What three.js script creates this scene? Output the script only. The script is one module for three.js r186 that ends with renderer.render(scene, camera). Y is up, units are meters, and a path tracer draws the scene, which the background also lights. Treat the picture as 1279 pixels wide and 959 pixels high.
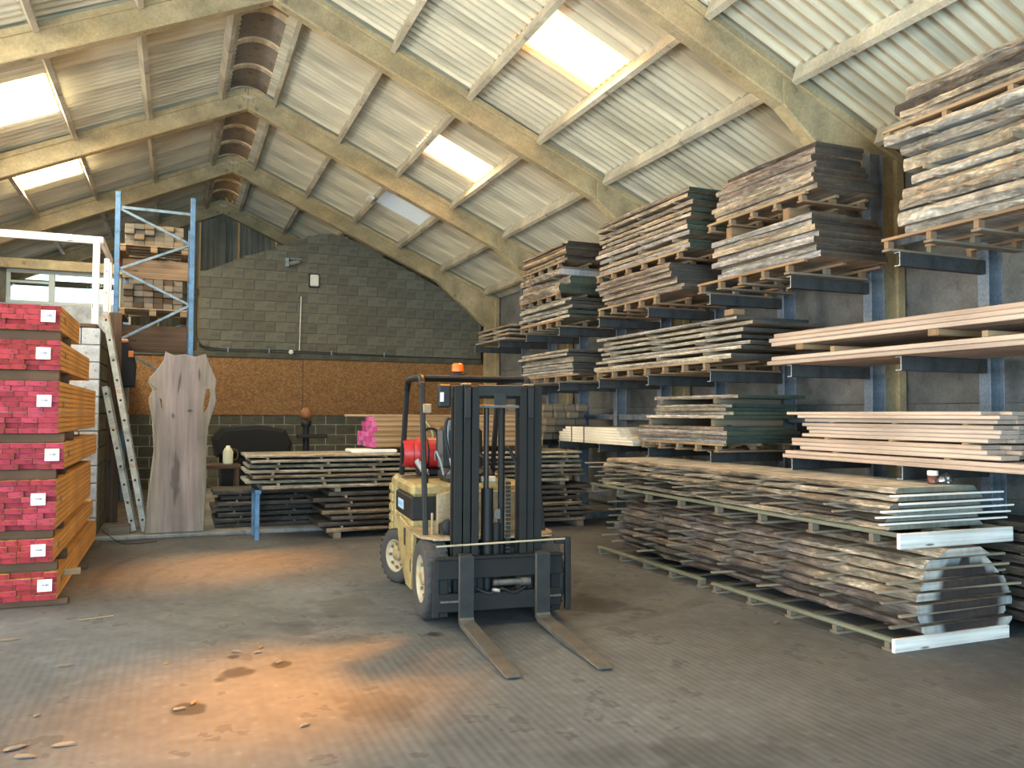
import * as THREE from 'three';
import { mergeGeometries } from 'three/addons/utils/BufferGeometryUtils.js';
import { RectAreaLightUniformsLib } from 'three/addons/lights/RectAreaLightUniformsLib.js';

// ---------------------------------------------------------------- camera, light, exposure
// x = across the shed, y = up, z = minus the depth into the shed
const scene = new THREE.Scene();
const camera = new THREE.PerspectiveCamera(50.19, 1279 / 959, 0.05, 200);
camera.position.set(0, 1.65, 0);
camera.rotation.set(THREE.MathUtils.degToRad(2.144), THREE.MathUtils.degToRad(-22.253), THREE.MathUtils.degToRad(0.272), 'YXZ');
const renderer = new THREE.WebGLRenderer({ antialias: true });
renderer.toneMapping = THREE.LinearToneMapping;
renderer.toneMappingExposure = 0.92;
renderer.shadowMap.enabled = true;
RectAreaLightUniformsLib.init();

const DOOR_FRONT = 24, DOOR_SIDE = 12, SIDE_WINDOWS = 14, ROOF_WARM = 20, ROOF_COOL = 38;
scene.background = new THREE.Color().setRGB(2.2, 2.75, 3.4);

const sun = new THREE.DirectionalLight(new THREE.Color().setRGB(1, 0.52, 0.08), 116);
sun.position.set(4.1 + 3.6 * 3, 5.8 * 3, -8.3 - 3.2 * 3);
sun.target.position.set(4.1, 0, -8.3);
sun.shadow.radius = 24;
sun.castShadow = true;
sun.shadow.mapSize.set(2048, 2048);
Object.assign(sun.shadow.camera, { left: -18, right: 18, top: 18, bottom: -18, near: 0.5, far: 60 });
scene.add(sun, sun.target);

function areaLight(color, intensity, w, h, pos, target) {
  const l = new THREE.RectAreaLight(color, intensity, w, h);
  l.position.set(...pos); l.lookAt(...target); scene.add(l); return l;
}
// daylight in the two doorways: the front gable behind the camera, and the side door in the left wall
areaLight(new THREE.Color().setRGB(0.48, 0.80, 1.0), DOOR_FRONT, 4.6, 3.9, [-0.6, 1.98, 5.05], [-0.6, 1.98, -10]);
areaLight(new THREE.Color().setRGB(1.0, 0.93, 0.80), DOOR_SIDE, 4.6, 3.5, [-4.95, 1.78, -1.2], [10, 1.78, -1.2]);

areaLight(new THREE.Color().setRGB(1.0, 0.95, 0.84), SIDE_WINDOWS, 6.8, 1.35, [-4.95, 2.82, -8.2], [10, 2.82, -8.2]);

// ---------------------------------------------------------------- helpers
function rng(seed) { let a = seed >>> 0; return () => { a = (a + 0x6D2B79F5) | 0; let t = Math.imul(a ^ (a >>> 15), 1 | a); t = (t + Math.imul(t ^ (t >>> 7), 61 | t)) ^ t; return ((t ^ (t >>> 14)) >>> 0) / 4294967296; }; }
const R0 = rng(7);
const rr = (a, b, r = R0) => a + (b - a) * r();
const clamp = (x, a = 0, b = 1) => Math.min(b, Math.max(a, x));
const lerp = (a, b, t) => a + (b - a) * t;
const smooth = (a, b, x) => { const t = clamp((x - a) / (b - a)); return t * t * (3 - 2 * t); };
function hash(x, y, s) { let h = Math.imul(x, 374761393) ^ Math.imul(y, 668265263) ^ Math.imul(s, 2147483647 ^ 0x5bd1e995); h = Math.imul(h ^ (h >>> 13), 1274126177); return ((h ^ (h >>> 16)) >>> 0) / 4294967296; }
// value noise on a lattice that repeats after px, py cells
function vn(x, y, px, py, s) {
  const xi = Math.floor(x), yi = Math.floor(y), fx = x - xi, fy = y - yi, u = fx * fx * (3 - 2 * fx), v = fy * fy * (3 - 2 * fy);
  const a = ((xi % px) + px) % px, b = (a + 1) % px, c = ((yi % py) + py) % py, d = (c + 1) % py;
  return lerp(lerp(hash(a, c, s), hash(b, c, s), u), lerp(hash(a, d, s), hash(b, d, s), u), v);
}
function fbm(u, v, px, py, oct, s) { let t = 0, a = 0.5, n = 0; for (let i = 0; i < oct; i++) { t += a * vn(u * px, v * py, px, py, s + i); n += a; a *= 0.55; px *= 2; py *= 2; } return t / n; }
function dataTex(w, h, fn, srgb = true) {
  const d = new Uint8Array(w * h * 4);
  for (let y = 0; y < h; y++) for (let x = 0; x < w; x++) {
    const c = fn((x + 0.5) / w, (y + 0.5) / h), i = (y * w + x) * 4;
    d[i] = clamp(c[0]) * 255; d[i + 1] = clamp(c[1]) * 255; d[i + 2] = clamp(c[2]) * 255; d[i + 3] = 255;
  }
  const t = new THREE.DataTexture(d, w, h, THREE.RGBAFormat);
  t.wrapS = t.wrapT = THREE.RepeatWrapping; t.magFilter = THREE.LinearFilter; t.minFilter = THREE.LinearFilter;
  t.colorSpace = srgb ? THREE.SRGBColorSpace : THREE.NoColorSpace; t.needsUpdate = true; return t;
}
function canvasTex(w, h, draw) {
  const c = document.createElement('canvas'); c.width = w; c.height = h; draw(c.getContext('2d'), w, h);
  const t = new THREE.CanvasTexture(c); t.colorSpace = THREE.SRGBColorSpace; t.wrapS = t.wrapT = THREE.RepeatWrapping; return t;
}
const rgb = (r, g, b) => new THREE.Color().setRGB(r, g, b);
const g1 = (v) => [v, v, v];

const taken = new Map();
function numbered(name) { const n = taken.get(name) ?? 0; taken.set(name, n + 1); return n ? name + '_' + String(n).padStart(3, '0') : name; }
function tag(o, label, category, group, kind) { if (label) o.userData.label = label; if (category) o.userData.category = category; if (group) o.userData.group = group; if (kind) o.userData.kind = kind; return o; }
function thing(name, label, category, pos = [0, 0, 0], turn = 0, group) {
  const o = new THREE.Group(); o.name = numbered(name); o.position.set(...pos); o.rotation.y = turn; scene.add(o); return tag(o, label, category, group);
}
function structGroup(name, label) { const o = new THREE.Group(); o.name = numbered(name); scene.add(o); return tag(o, label, null, null, 'structure'); }
function mesh(name, geo, mat, parent, pos) { const m = new THREE.Mesh(geo, mat); m.name = parent === scene ? numbered(name) : name; if (pos) m.position.set(...pos); parent.add(m); return m; }
function single(name, geo, mat, label, category, pos, group) { return tag(mesh(name, geo, mat, scene, pos), label, category, group); }

// texture coordinates in metres, u along the grain axis
function uvBox(geo, axis = 'y', k = 1) {
  const g = geo.index ? geo.toNonIndexed() : geo, p = g.attributes.position, n = p.count, uv = new Float32Array(n * 2), A = 'xyz'.indexOf(axis);
  const a = new THREE.Vector3(), b = new THREE.Vector3(), c = new THREE.Vector3();
  for (let i = 0; i < n; i += 3) {
    a.fromBufferAttribute(p, i); b.fromBufferAttribute(p, i + 1); c.fromBufferAttribute(p, i + 2);
    b.sub(a); c.sub(a); b.cross(c); const m = [Math.abs(b.x), Math.abs(b.y), Math.abs(b.z)], D = m.indexOf(Math.max(...m));
    let U = A, W = [0, 1, 2].find((q) => q !== D && q !== A);
    if (D === A) { const o = [0, 1, 2].filter((q) => q !== D); U = o[0]; W = o[1]; }
    for (let j = 0; j < 3; j++) { const q = p.array.subarray((i + j) * 3, (i + j) * 3 + 3); uv[(i + j) * 2] = q[U] * k; uv[(i + j) * 2 + 1] = q[W] * k; }
  }
  g.setAttribute('uv', new THREE.BufferAttribute(uv, 2)); return g;
}
// box with chamfered edges, 44 triangles, centred
function cbox(w, h, d, c = 0.004, axis) {
  c = Math.min(c, w * 0.45, h * 0.45, d * 0.45);
  const H = [w / 2, h / 2, d / 2], P = [];
  const V = (s, k) => { const q = [0, 1, 2].map((i) => s[i] * (H[i] - (i === k ? 0 : c))); return q; };
  const tri = (a, b, e) => { // outward facing
    const A = new THREE.Vector3(...a), B = new THREE.Vector3(...b), C = new THREE.Vector3(...e), n = B.clone().sub(A).cross(C.clone().sub(A));
    if (n.dot(A.clone().add(B).add(C)) < 0) P.push(...a, ...e, ...b); else P.push(...a, ...b, ...e);
  };
  const quad = (a, b, e, f) => { tri(a, b, e); tri(a, e, f); };
  for (let k = 0; k < 3; k++) for (const s of [-1, 1]) {
    const o = [0, 1, 2].filter((i) => i !== k), q = [[-1, -1], [1, -1], [1, 1], [-1, 1]].map(([x, y]) => { const v = [0, 0, 0]; v[k] = s; v[o[0]] = x; v[o[1]] = y; return V(v, k); });
    quad(...q);
  }
  for (let k = 0; k < 3; k++) { const o = [0, 1, 2].filter((i) => i !== k); for (const s of [-1, 1]) for (const t of [-1, 1]) {
    const v = (kk, e) => { const q = [0, 0, 0]; q[k] = e; q[o[0]] = s; q[o[1]] = t; return V(q, kk); };
    quad(v(o[0], -1), v(o[0], 1), v(o[1], 1), v(o[1], -1));
  } }
  for (const x of [-1, 1]) for (const y of [-1, 1]) for (const z of [-1, 1]) tri(V([x, y, z], 0), V([x, y, z], 1), V([x, y, z], 2));
  const g = new THREE.BufferGeometry(); g.setAttribute('position', new THREE.Float32BufferAttribute(P, 3)); g.computeVertexNormals();
  return uvBox(g, axis ?? (d >= w && d >= h ? 'z' : w >= h ? 'x' : 'y'));
}
const at = (geo, x, y, z) => geo.translate(x, y, z);
function bar(a, b, w, h, c = 0.004) { // a beam between two points, h measured upwards
  const A = new THREE.Vector3(...a), B = new THREE.Vector3(...b), L = A.distanceTo(B), g = cbox(w, h, L, c);
  const m = new THREE.Matrix4().lookAt(B, A, Math.abs(B.y - A.y) > 0.97 * L ? new THREE.Vector3(0, 0, 1) : new THREE.Vector3(0, 1, 0));
  g.applyMatrix4(m); const M = A.add(B).multiplyScalar(0.5); return g.translate(M.x, M.y, M.z);
}
function rod(a, b, r, n = 10) {
  const A = new THREE.Vector3(...a), B = new THREE.Vector3(...b), g = new THREE.CylinderGeometry(r, r, A.distanceTo(B), n).toNonIndexed();
  g.applyQuaternion(new THREE.Quaternion().setFromUnitVectors(new THREE.Vector3(0, 1, 0), B.clone().sub(A).normalize()));
  const M = A.add(B).multiplyScalar(0.5); return g.translate(M.x, M.y, M.z);
}
function tube(pts, r, seg = 24, n = 7) { return new THREE.TubeGeometry(new THREE.CatmullRomCurve3(pts.map((p) => new THREE.Vector3(...p))), seg, r, n).toNonIndexed(); }
function extrudeXY(pts, depth, bevel = 0.006) { // outline in x, y; centred on z
  const s = new THREE.Shape(pts.map(([x, y]) => new THREE.Vector2(x, y)));
  const g = new THREE.ExtrudeGeometry(s, { depth: depth - 2 * bevel, bevelEnabled: bevel > 0, bevelThickness: bevel, bevelSize: bevel, bevelOffset: -bevel, bevelSegments: 1, curveSegments: 8 });
  return g.translate(0, 0, -depth / 2 + bevel);
}
function lathe(pts, n = 24) { return new THREE.LatheGeometry(pts.map(([x, y]) => new THREE.Vector2(x, y)), n).toNonIndexed(); }
const merge = (list) => mergeGeometries(list.map((g) => { const q = g.index ? g.toNonIndexed() : g; for (const k of Object.keys(q.attributes)) if (!['position', 'normal', 'uv'].includes(k)) q.deleteAttribute(k); return q; }));

// ---------------------------------------------------------------- materials
// atlas: lower half sawn grain, upper half bark; u runs along the plank
const woodAtlas = dataTex(1024, 512, (u, v) => {
  if (v < 0.5) {
    const a = fbm(u, v * 2, 3, 40, 4, 11), b = fbm(u, v * 2, 10, 5, 4, 31), c = fbm(u, v * 2, 160, 12, 2, 41), k = 0.42 + 0.5 * a + 0.34 * (b - 0.5) + 0.14 * (c - 0.5);
    const w = fbm(u, v * 2, 5, 3, 3, 91) - 0.5; return [k + 0.12 * w, k, k - 0.12 * w];
  }
  const q = (v - 0.5) * 2, a = fbm(u, q, 40, 6, 4, 61), b = Math.abs(fbm(u, q, 22, 8, 3, 71) - 0.5) * 2, c = fbm(u, q, 6, 2, 3, 81), k = 0.40 + 0.45 * a * (0.45 + b) + 0.42 * (c - 0.4);
  return [k * 1.02, k, k * 0.96];
});
const woodBump = dataTex(1024, 512, (u, v) => {
  if (v < 0.5) return g1(0.45 + 0.3 * (fbm(u, v * 2, 3, 60, 3, 12) - 0.5));
  const q = (v - 0.5) * 2; return g1(0.15 + 0.8 * fbm(u, q, 30, 6, 5, 62));
}, false);
const grainTex = dataTex(1024, 512, (u, v) => {
  const warp = 0.02 * fbm(u, v, 3, 4, 3, 5), a = fbm(u, v + warp, 2, 56, 4, 15), b = fbm(u, v, 5, 4, 4, 25);
  let k = 0.72 + 0.34 * (a - 0.5) + 0.22 * (b - 0.5);
  const ku = u * 5, kv = v * 9, ci = Math.floor(ku), cj = Math.floor(kv), kx = ci + 0.3 + 0.4 * hash(ci, cj, 3), ky = cj + 0.3 + 0.4 * hash(ci, cj, 4);
  const kd = Math.hypot((ku - kx) * 1.2, (kv - ky) * 1.0); if (hash(ci, cj, 5) > 0.72) k *= 1 - 0.5 * smooth(0.16, 0.05, kd);
  return [k, k * 0.97, k * 0.93];
});
const concreteTex = dataTex(1024, 1024, (u, v) => {
  const a = fbm(u, v, 6, 6, 6, 101), b = fbm(u, v, 128, 128, 2, 111), c = fbm(u, v, 18, 18, 3, 121); let k = 0.78 + 0.4 * (a - 0.5) + 0.12 * (b - 0.5);
  if (c > 0.68) k -= (c - 0.68) * 0.7; const w = fbm(u, v, 5, 3, 3, 131) - 0.5; return [k + 0.05 * w, k, k - 0.09 * w];
});
const concreteBump = dataTex(512, 512, (u, v) => g1(0.5 + 0.5 * (fbm(u, v, 40, 40, 4, 141) - 0.5)), false);
const sheetTex = dataTex(1024, 1024, (u, v) => { // u down the slope, v along the building
  const a = fbm(u, v, 2, 40, 4, 201), b = fbm(u, v, 5, 5, 5, 211), c = fbm(u, v, 3, 110, 2, 221); const k = 0.86 + 0.30 * (a - 0.5) + 0.22 * (b - 0.5) + 0.10 * (c - 0.5);
  return [k, k * 0.985, k * 0.93];
});
const metalTex = dataTex(512, 512, (u, v) => { const a = fbm(u, v, 7, 7, 5, 301), b = fbm(u, v, 60, 60, 2, 311), k = 0.78 + 0.34 * (a - 0.5) + 0.16 * (b - 0.5), r = smooth(0.66, 0.76, fbm(u, v, 12, 12, 4, 321)) * 0.3; return [k, k - r * 0.35, k - r * 0.6]; });
const osbTex = canvasTex(1024, 1024, (c, w, h) => {
  const r = rng(55); c.fillStyle = '#7d5a38'; c.fillRect(0, 0, w, h);
  for (let i = 0; i < 9000; i++) {
    c.save(); c.translate(r() * w, r() * h); c.rotate((r() - 0.5) * 2.6); const t = r(); c.globalAlpha = 0.75;
    c.fillStyle = `rgb(${Math.round(112 + 70 * t)},${Math.round(78 + 54 * t)},${Math.round(46 + 38 * t)})`; c.fillRect(-16 - r() * 22, -4 - r() * 5, 32 + r() * 44, 8 + r() * 9); c.restore();
  }
});
const M = {};
const std = (o) => new THREE.MeshStandardMaterial({ roughness: 0.85, metalness: 0, ...o });
M.wood = std({ map: woodAtlas, bumpMap: woodBump, bumpScale: 0.012, vertexColors: true, roughness: 0.9 });
M.wood.color.setRGB(1.55, 1.55, 1.55);
const rep = (t, x, y = x) => { const q = t.clone(); q.repeat.set(x, y); q.needsUpdate = true; return q; };
const grainL = rep(grainTex, 0.45, 1.6);
const sawn = (r, g, b) => std({ map: grainL, color: rgb(r, g, b), roughness: 0.8 });
M.pale = [sawn(0.90, 0.73, 0.64), sawn(0.98, 0.81, 0.72), sawn(0.82, 0.65, 0.56)];
M.paleEnd = sawn(0.42, 0.28, 0.18);
M.orange = [sawn(1.15, 0.66, 0.22), sawn(1.22, 0.72, 0.26), sawn(1.06, 0.60, 0.19)];
M.white = [sawn(1.5, 1.48, 1.36), sawn(1.3, 1.26, 1.1)];
M.tan = [sawn(0.66, 0.47, 0.28), sawn(0.72, 0.53, 0.33), sawn(0.58, 0.40, 0.23)];
M.pallet = [sawn(0.58, 0.44, 0.29), sawn(0.54, 0.36, 0.22), sawn(0.46, 0.41, 0.33)];
M.palletGreen = sawn(0.30, 0.34, 0.27);
M.whitewood = std({ map: grainL, color: rgb(1.7, 1.72, 1.76), roughness: 0.6 });
M.stick = [sawn(0.44, 0.36, 0.27), sawn(0.36, 0.31, 0.25), sawn(0.55, 0.46, 0.35)];
M.darkboard = sawn(0.20, 0.12, 0.07);
const pinkEnd = (r, g, b) => std({ map: rep(concreteTex, 1.5), color: rgb(r, g, b), roughness: 0.75 });
M.pink = [pinkEnd(0.52, 0.03, 0.045), pinkEnd(0.60, 0.045, 0.07), pinkEnd(0.40, 0.022, 0.033)];
M.pink2 = [pinkEnd(0.52, 0.032, 0.07), pinkEnd(0.62, 0.055, 0.11), pinkEnd(0.40, 0.022, 0.05)];
M.hot = [pinkEnd(0.85, 0.14, 0.42), pinkEnd(0.75, 0.10, 0.34), pinkEnd(0.9, 0.22, 0.5)];
const conc = (r, g, b, k = 0.5, o = {}) => std({ map: rep(concreteTex, k), bumpMap: rep(concreteBump, 2), bumpScale: 0.003, color: rgb(r, g, b), roughness: 0.92, ...o });
M.frame = conc(0.76, 0.585, 0.32, 0.4);
M.purlin = conc(0.90, 0.79, 0.58, 0.4);
M.block = [conc(0.24, 0.225, 0.165, 0.9), conc(0.265, 0.25, 0.185, 0.9), conc(0.215, 0.20, 0.147, 0.9)];
M.mortar = conc(0.225, 0.21, 0.155, 0.9);
M.mortarPale = conc(0.80, 0.78, 0.68, 0.9);
M.blockDark = [conc(0.15, 0.145, 0.10, 0.9), conc(0.175, 0.17, 0.12, 0.9)];
M.paint = [conc(0.66, 0.68, 0.70, 0.9), conc(0.70, 0.72, 0.735, 0.9)];
M.panel = [conc(0.29, 0.29, 0.275, 0.4), conc(0.315, 0.315, 0.30, 0.4)];
M.kerb = conc(0.42, 0.40, 0.36, 0.5);
const sheet = (r, g, b) => std({ map: rep(sheetTex, 0.3, 0.3), color: rgb(r, g, b), roughness: 0.9 });
M.sheet = [sheet(0.95, 0.88, 0.74), sheet(0.88, 0.82, 0.68), sheet(0.98, 0.92, 0.78)];
M.clad = [sheet(0.40, 0.39, 0.33), sheet(0.36, 0.35, 0.30)];
M.osb = std({ map: rep(osbTex, 0.8, 0.8), color: rgb(0.95, 1.0, 1.0), roughness: 0.85 });
const metal = (r, g, b, o = {}) => std({ map: metalTex, color: rgb(r, g, b), roughness: 0.55, metalness: 0.25, ...o });
M.galv = metal(0.48, 0.54, 0.60);
M.rackSteel = metal(0.34, 0.40, 0.48);
M.arm = metal(0.11, 0.115, 0.12);
M.armTip = metal(0.75, 0.76, 0.76);
M.blue = metal(0.16, 0.33, 0.58, { roughness: 0.45, metalness: 0.1 });
M.blueBrace = metal(0.30, 0.42, 0.52);
M.alu = metal(0.62, 0.60, 0.52, { roughness: 0.6, metalness: 0.2 });
M.hole = std({ color: rgb(0.015, 0.015, 0.015) });
M.black = metal(0.015, 0.016, 0.018, { roughness: 0.6, metalness: 0.15 });
M.mast = metal(0.011, 0.0115, 0.011, { roughness: 0.72, metalness: 0.1 });
M.carriage = metal(0.011, 0.011, 0.0105, { roughness: 0.72, metalness: 0.1 });
M.fork = metal(0.19, 0.18, 0.165, { roughness: 0.5, metalness: 0.35 });
M.forkShank = metal(0.028, 0.031, 0.031, { roughness: 0.68, metalness: 0.1 });
M.cream = metal(0.52, 0.42, 0.19, { roughness: 0.5, metalness: 0 });
M.tanPlate = metal(0.46, 0.36, 0.22, { roughness: 0.7, metalness: 0 });
M.rim = metal(0.66, 0.58, 0.40, { roughness: 0.6, metalness: 0 });
M.rubber = std({ color: rgb(0.045, 0.045, 0.048), bumpMap: rep(concreteBump, 3), bumpScale: 0.004, roughness: 0.85 });
M.red = metal(0.62, 0.03, 0.035, { roughness: 0.4, metalness: 0 });
M.seat = std({ color: rgb(0.018, 0.02, 0.024), roughness: 0.4 });
M.amber = new THREE.MeshPhysicalMaterial({ color: rgb(0.9, 0.14, 0.012), roughness: 0.35, clearcoat: 0.2 });
M.chrome = metal(0.6, 0.6, 0.6, { roughness: 0.3, metalness: 0.9 });
M.plastic = std({ color: rgb(0.78, 0.77, 0.70), roughness: 0.5 });
M.cable = std({ color: rgb(0.03, 0.032, 0.03), roughness: 0.6 });
M.tarp = std({ color: rgb(0.009, 0.009, 0.0085), roughness: 0.95 });
M.cloth = std({ color: rgb(0.02, 0.021, 0.025), roughness: 0.95 });
M.strapGreen = std({ color: rgb(0.30, 0.42, 0.26), roughness: 0.5 });
M.strapDark = std({ color: rgb(0.05, 0.05, 0.05), roughness: 0.5 });
M.paper = canvasTex(128, 128, (c) => {
  const r = rng(91); c.fillStyle = '#f3f4f6'; c.fillRect(0, 0, 128, 128); c.fillStyle = '#6b7a86';
  for (let i = 0; i < 9; i++) c.fillRect(26 + i * 8, 22 + r() * 4, 5, 7);
  c.fillStyle = '#39454f'; for (let x = 28; x < 100; x += 3 + r() * 4) c.fillRect(x, 48, 1.5 + r() * 2.5, 24);
  c.fillStyle = '#7b8894'; for (let i = 0; i < 6; i++) c.fillRect(16 + i * 15, 96, 9, 7);
});
M.label = std({ map: M.paper, roughness: 0.6 });

// ---------------------------------------------------------------- structure: floor
const FX0 = -5.1, FX1 = 7.3, FD0 = -5.2, FD1 = 22.5; // floor extents across and in depth
const floorAt = (u, v) => [lerp(FX0, FX1, u), lerp(FD1, FD0, v)]; // canvas row 0 = far end; v up = near
const stains = [[1.75, 5.98, 0.13, 0.75], [0.36, 5.57, 0.10, 0.5], [0.41, 5.92, 0.06, 0.6], [1.08, 4.66, 0.25, 0.14], [0.1, 4.98, 0.07, 0.5], [2.0, 3.5, 0.2, 0.10], [1.3, 7.2, 0.4, 0.12], [2.5, 3.44, 0.25, 0.12], [0.9, 6.6, 0.3, 0.12], [3.4, 6.3, 0.35, 0.2], [0.66, 5.63, 0.05, 0.6]];
const arcs = [[1.9, 8.6, 2.2, 0.07], [2.0, 8.4, 1.75, 0.09], [2.6, 9.0, 3.3, 0.08], [3.4, 3.2, 2.3, 0.07]];
const floorTex = dataTex(1024, 2048, (u, v) => {
  const X = lerp(FX0, FX1, u), D = lerp(FD0, FD1, v);
  const a = fbm(u, v, 6, 14, 6, 401), b = fbm(u, v, 220, 440, 2, 411), c = fbm(u, v, 16, 36, 4, 421), f = fbm(u, v, 60, 120, 3, 431);
  let k = 0.66 + 0.26 * (a - 0.5) + 0.12 * (b - 0.5) + 0.18 * (c - 0.5) + 0.10 * (f - 0.5);
  for (const [x, d, r, s] of stains) { const q = Math.hypot(X - x, (D - d) * 0.9) / r + (f - 0.5) * 2.6 + (c - 0.5) * 1.6; if (q < 1) k *= 1 - s * smooth(1, 0.55, q); }
  for (const [x, d, r, w] of arcs) { const q = Math.abs(Math.hypot(X - x, D - d) - r) / w; if (q < 1) k *= 1 - 0.10 * smooth(1, 0.3, q) * clamp(c * 2 - 0.5); }
  if (f > 0.72 && b > 0.5) k *= 0.8;
  if (b > 0.86) k += 0.06;
  const w = fbm(u, v, 9, 18, 3, 441) - 0.5; return [k + 0.05 * w, k * 0.985, k * 0.96 - 0.05 * w];
});
const floorBump = dataTex(2048, 2048, (u, v) => {
  const X = lerp(FX0, FX1, u), D = lerp(FD0, FD1, v), warp = 0.02 * fbm(u, v, 40, 20, 2, 461);
  const rib = 0.5 + 0.5 * Math.sin((X + warp) * 2 * Math.PI / 0.055 + 3 * fbm(u, v, 12, 3, 2, 462)), amp = 0.06 + 0.8 * smooth(7.2, 5.2, D) * (0.5 + 0.8 * fbm(u, v, 14, 14, 2, 463));
  return g1(0.3 + 0.5 * rib * amp + 0.10 * fbm(u, v, 300, 660, 2, 464));
}, false);
{
  const g = new THREE.BoxGeometry(FX1 - FX0, 0.3, FD1 - FD0).toNonIndexed(), p = g.attributes.position, uv = g.attributes.uv;
  for (let i = 0; i < p.count; i++) { const X = p.getX(i) + (FX0 + FX1) / 2, D = -p.getZ(i) + (FD0 + FD1) / 2; uv.setXY(i, (X - FX0) / (FX1 - FX0), (D - FD0) / (FD1 - FD0)); }
  M.floor = std({ map: floorTex, bumpMap: floorBump, bumpScale: 0.004, color: rgb(0.235, 0.252, 0.28), roughness: 0.8 });
  const f = mesh('floor', g, M.floor, scene, [(FX0 + FX1) / 2, -0.15, -(FD0 + FD1) / 2]); tag(f, 'grey concrete floor with tamped ribs and oil stains', null, null, 'structure');
  const k = mesh('floor', uvBox(cbox(8.1, 0.06, 6.72, 0.015)), M.kerb, scene, [3.1, 0.03, -15.14]); tag(k, 'raised concrete slab along the back of the shed', null, null, 'structure');
}

// ---------------------------------------------------------------- structure: concrete portal frames
const BAY = 3.95, RX = 1.034, RY = 6.817, SL = 0.4476; // ridge position across, soffit height at the ridge, slope
const frameD = (n) => 1.664 * BAY + n * BAY; // frame 0 carries the column beside the rack
const half = 6.1, eave = RY - SL * half;
const cosS = 1 / Math.hypot(1, SL), RD = 0.36; // rafter depth measured vertically
const ordinal = ['first', 'second', 'third', 'fourth', 'fifth', 'sixth', 'seventh', 'eighth', 'ninth', 'tenth', 'eleventh', 'twelfth', 'thirteenth', 'fourteenth', 'fifteenth', 'sixteenth'];
const frameLabels = { '-3': 'cream concrete portal frame at the front doorway', '-2': 'cream concrete portal frame just behind the viewer', '-1': 'cream concrete portal frame overhead before the nearest plank stacks', 0: 'cream concrete portal frame whose column stands behind the tallest plank stacks', 1: 'cream concrete portal frame second from the camera, arching over the forklift', 2: 'cream concrete portal frame between the two bright rooflights and the block wall', 3: 'cream concrete portal frame standing against the grey block wall', 4: 'far cream concrete portal frame at the corrugated gable behind the block wall' };
{
  const rafterR = uvBox(extrudeXY([[0, 0], [4.55, -SL * 4.55], [4.55, -SL * 4.55 + RD], [0, RD]], 0.17, 0.015), 'x');
  const kneeR = uvBox(extrudeXY([[4.55, -SL * 4.55], [5.78, 3.75 - RY], [5.78, -RY], [half, -RY], [half, -SL * half + RD], [4.55, -SL * 4.55 + RD]], 0.17, 0.015), 'y');
  const flangeR = uvBox(extrudeXY([[0.05, RD - 0.10], [half + 0.03, -SL * half + RD - 0.10], [half + 0.03, -SL * half + RD], [0.05, RD - SL * 0.05 + 0.02]], 0.25, 0.015), 'x');
  const colFlange = uvBox(extrudeXY([[half - 0.09, -RY], [half + 0.03, -RY], [half + 0.03, -SL * half + RD - 0.06], [half - 0.09, -SL * half + RD - 0.06]], 0.25, 0.012), 'y');
  const flip = (g) => { const q = g.clone().rotateY(Math.PI); return q; };
  const parts = [['rafter', rafterR], ['column', kneeR], ['rafter_flange', flangeR], ['column_flange', colFlange]].flatMap(([n, g]) => [[n, g], [n, flip(g)]]);
  const joint = uvBox(cbox(0.16, 0.05, 0.19, 0.01));
  for (let n = -2; n <= 4; n++) {
    const t = thing('portal_frame', frameLabels[n], 'frame', [RX, RY, -frameD(n)], 0, 'concrete portal frames');
    t.position.y = 0; for (const [nm, g] of parts) mesh(nm, g, M.frame, t, [0, RY, 0]);
    mesh('ridge_bolt_plate', joint, M.purlin, t, [0, RY + 0.2, 0]);
  }
}

// ---------------------------------------------------------------- structure: roof of corrugated sheets on purlins
const OFF = 0.43; // sheet above the soffit line, measured vertically
const rowsDx = [0.30, 1.52, 2.58, 3.62, 4.66, 5.74, 6.36];
const roofY = (dx) => RY + OFF - SL * dx;
const D0 = -5.28, D1 = 22.5;
const lightsR = [[3.75, 4.75, 'warm'], [7.92, 8.82, 'warm'], [12.22, 13.1, 'amber'], [15.7, 16.62, 'dull']];
const lightsL = [[3.9, 5.2, 'cool'], [8.0, 9.3, 'cool'], [12.0, 13.45, 'cool'], [15.3, 16.75, 'cool']];
const CORR = 0.146, AMP = 0.024;
function corrugated(len, width, th = 0.007, amp = AMP, corr = CORR) { // slope length along x, ridges across z; a closed thin shell
  const n = Math.max(6, Math.round(width / corr * 8)), P = [], U = [], push = (...q) => q.forEach(([x, y, z]) => { P.push(x, y, z); U.push(x, z); });
  const y = (i) => amp * Math.cos(2 * Math.PI * (i / n) * (width / corr)), z = (i) => -width / 2 + width * i / n;
  for (let i = 0; i < n; i++) for (const s of [0, 1]) {
    const a = [0, y(i) + s * th, z(i)], b = [len, y(i) + s * th, z(i)], c = [len, y(i + 1) + s * th, z(i + 1)], d = [0, y(i + 1) + s * th, z(i + 1)];
    if (s) push(a, d, c, a, c, b); else push(a, c, d, a, b, c);
  }
  for (let i = 0; i < n; i++) for (const x of [0, len]) { const a = [x, y(i), z(i)], b = [x, y(i) + th, z(i)], c = [x, y(i + 1) + th, z(i + 1)], d = [x, y(i + 1), z(i + 1)]; if (x) push(a, b, c, a, c, d); else push(a, c, b, a, d, c); }
  const g = new THREE.BufferGeometry(); g.setAttribute('position', new THREE.Float32BufferAttribute(P, 3)); g.setAttribute('uv', new THREE.Float32BufferAttribute(U, 2)); g.computeVertexNormals(); return g;
}
M.rlWarm = new THREE.MeshPhysicalMaterial({ color: rgb(1, 0.80, 0.50), transmission: 1, thickness: 0, roughness: 0.55, ior: 1.2, emissive: rgb(5.5, 4.6, 2.5), emissiveIntensity: 1 });
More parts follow.
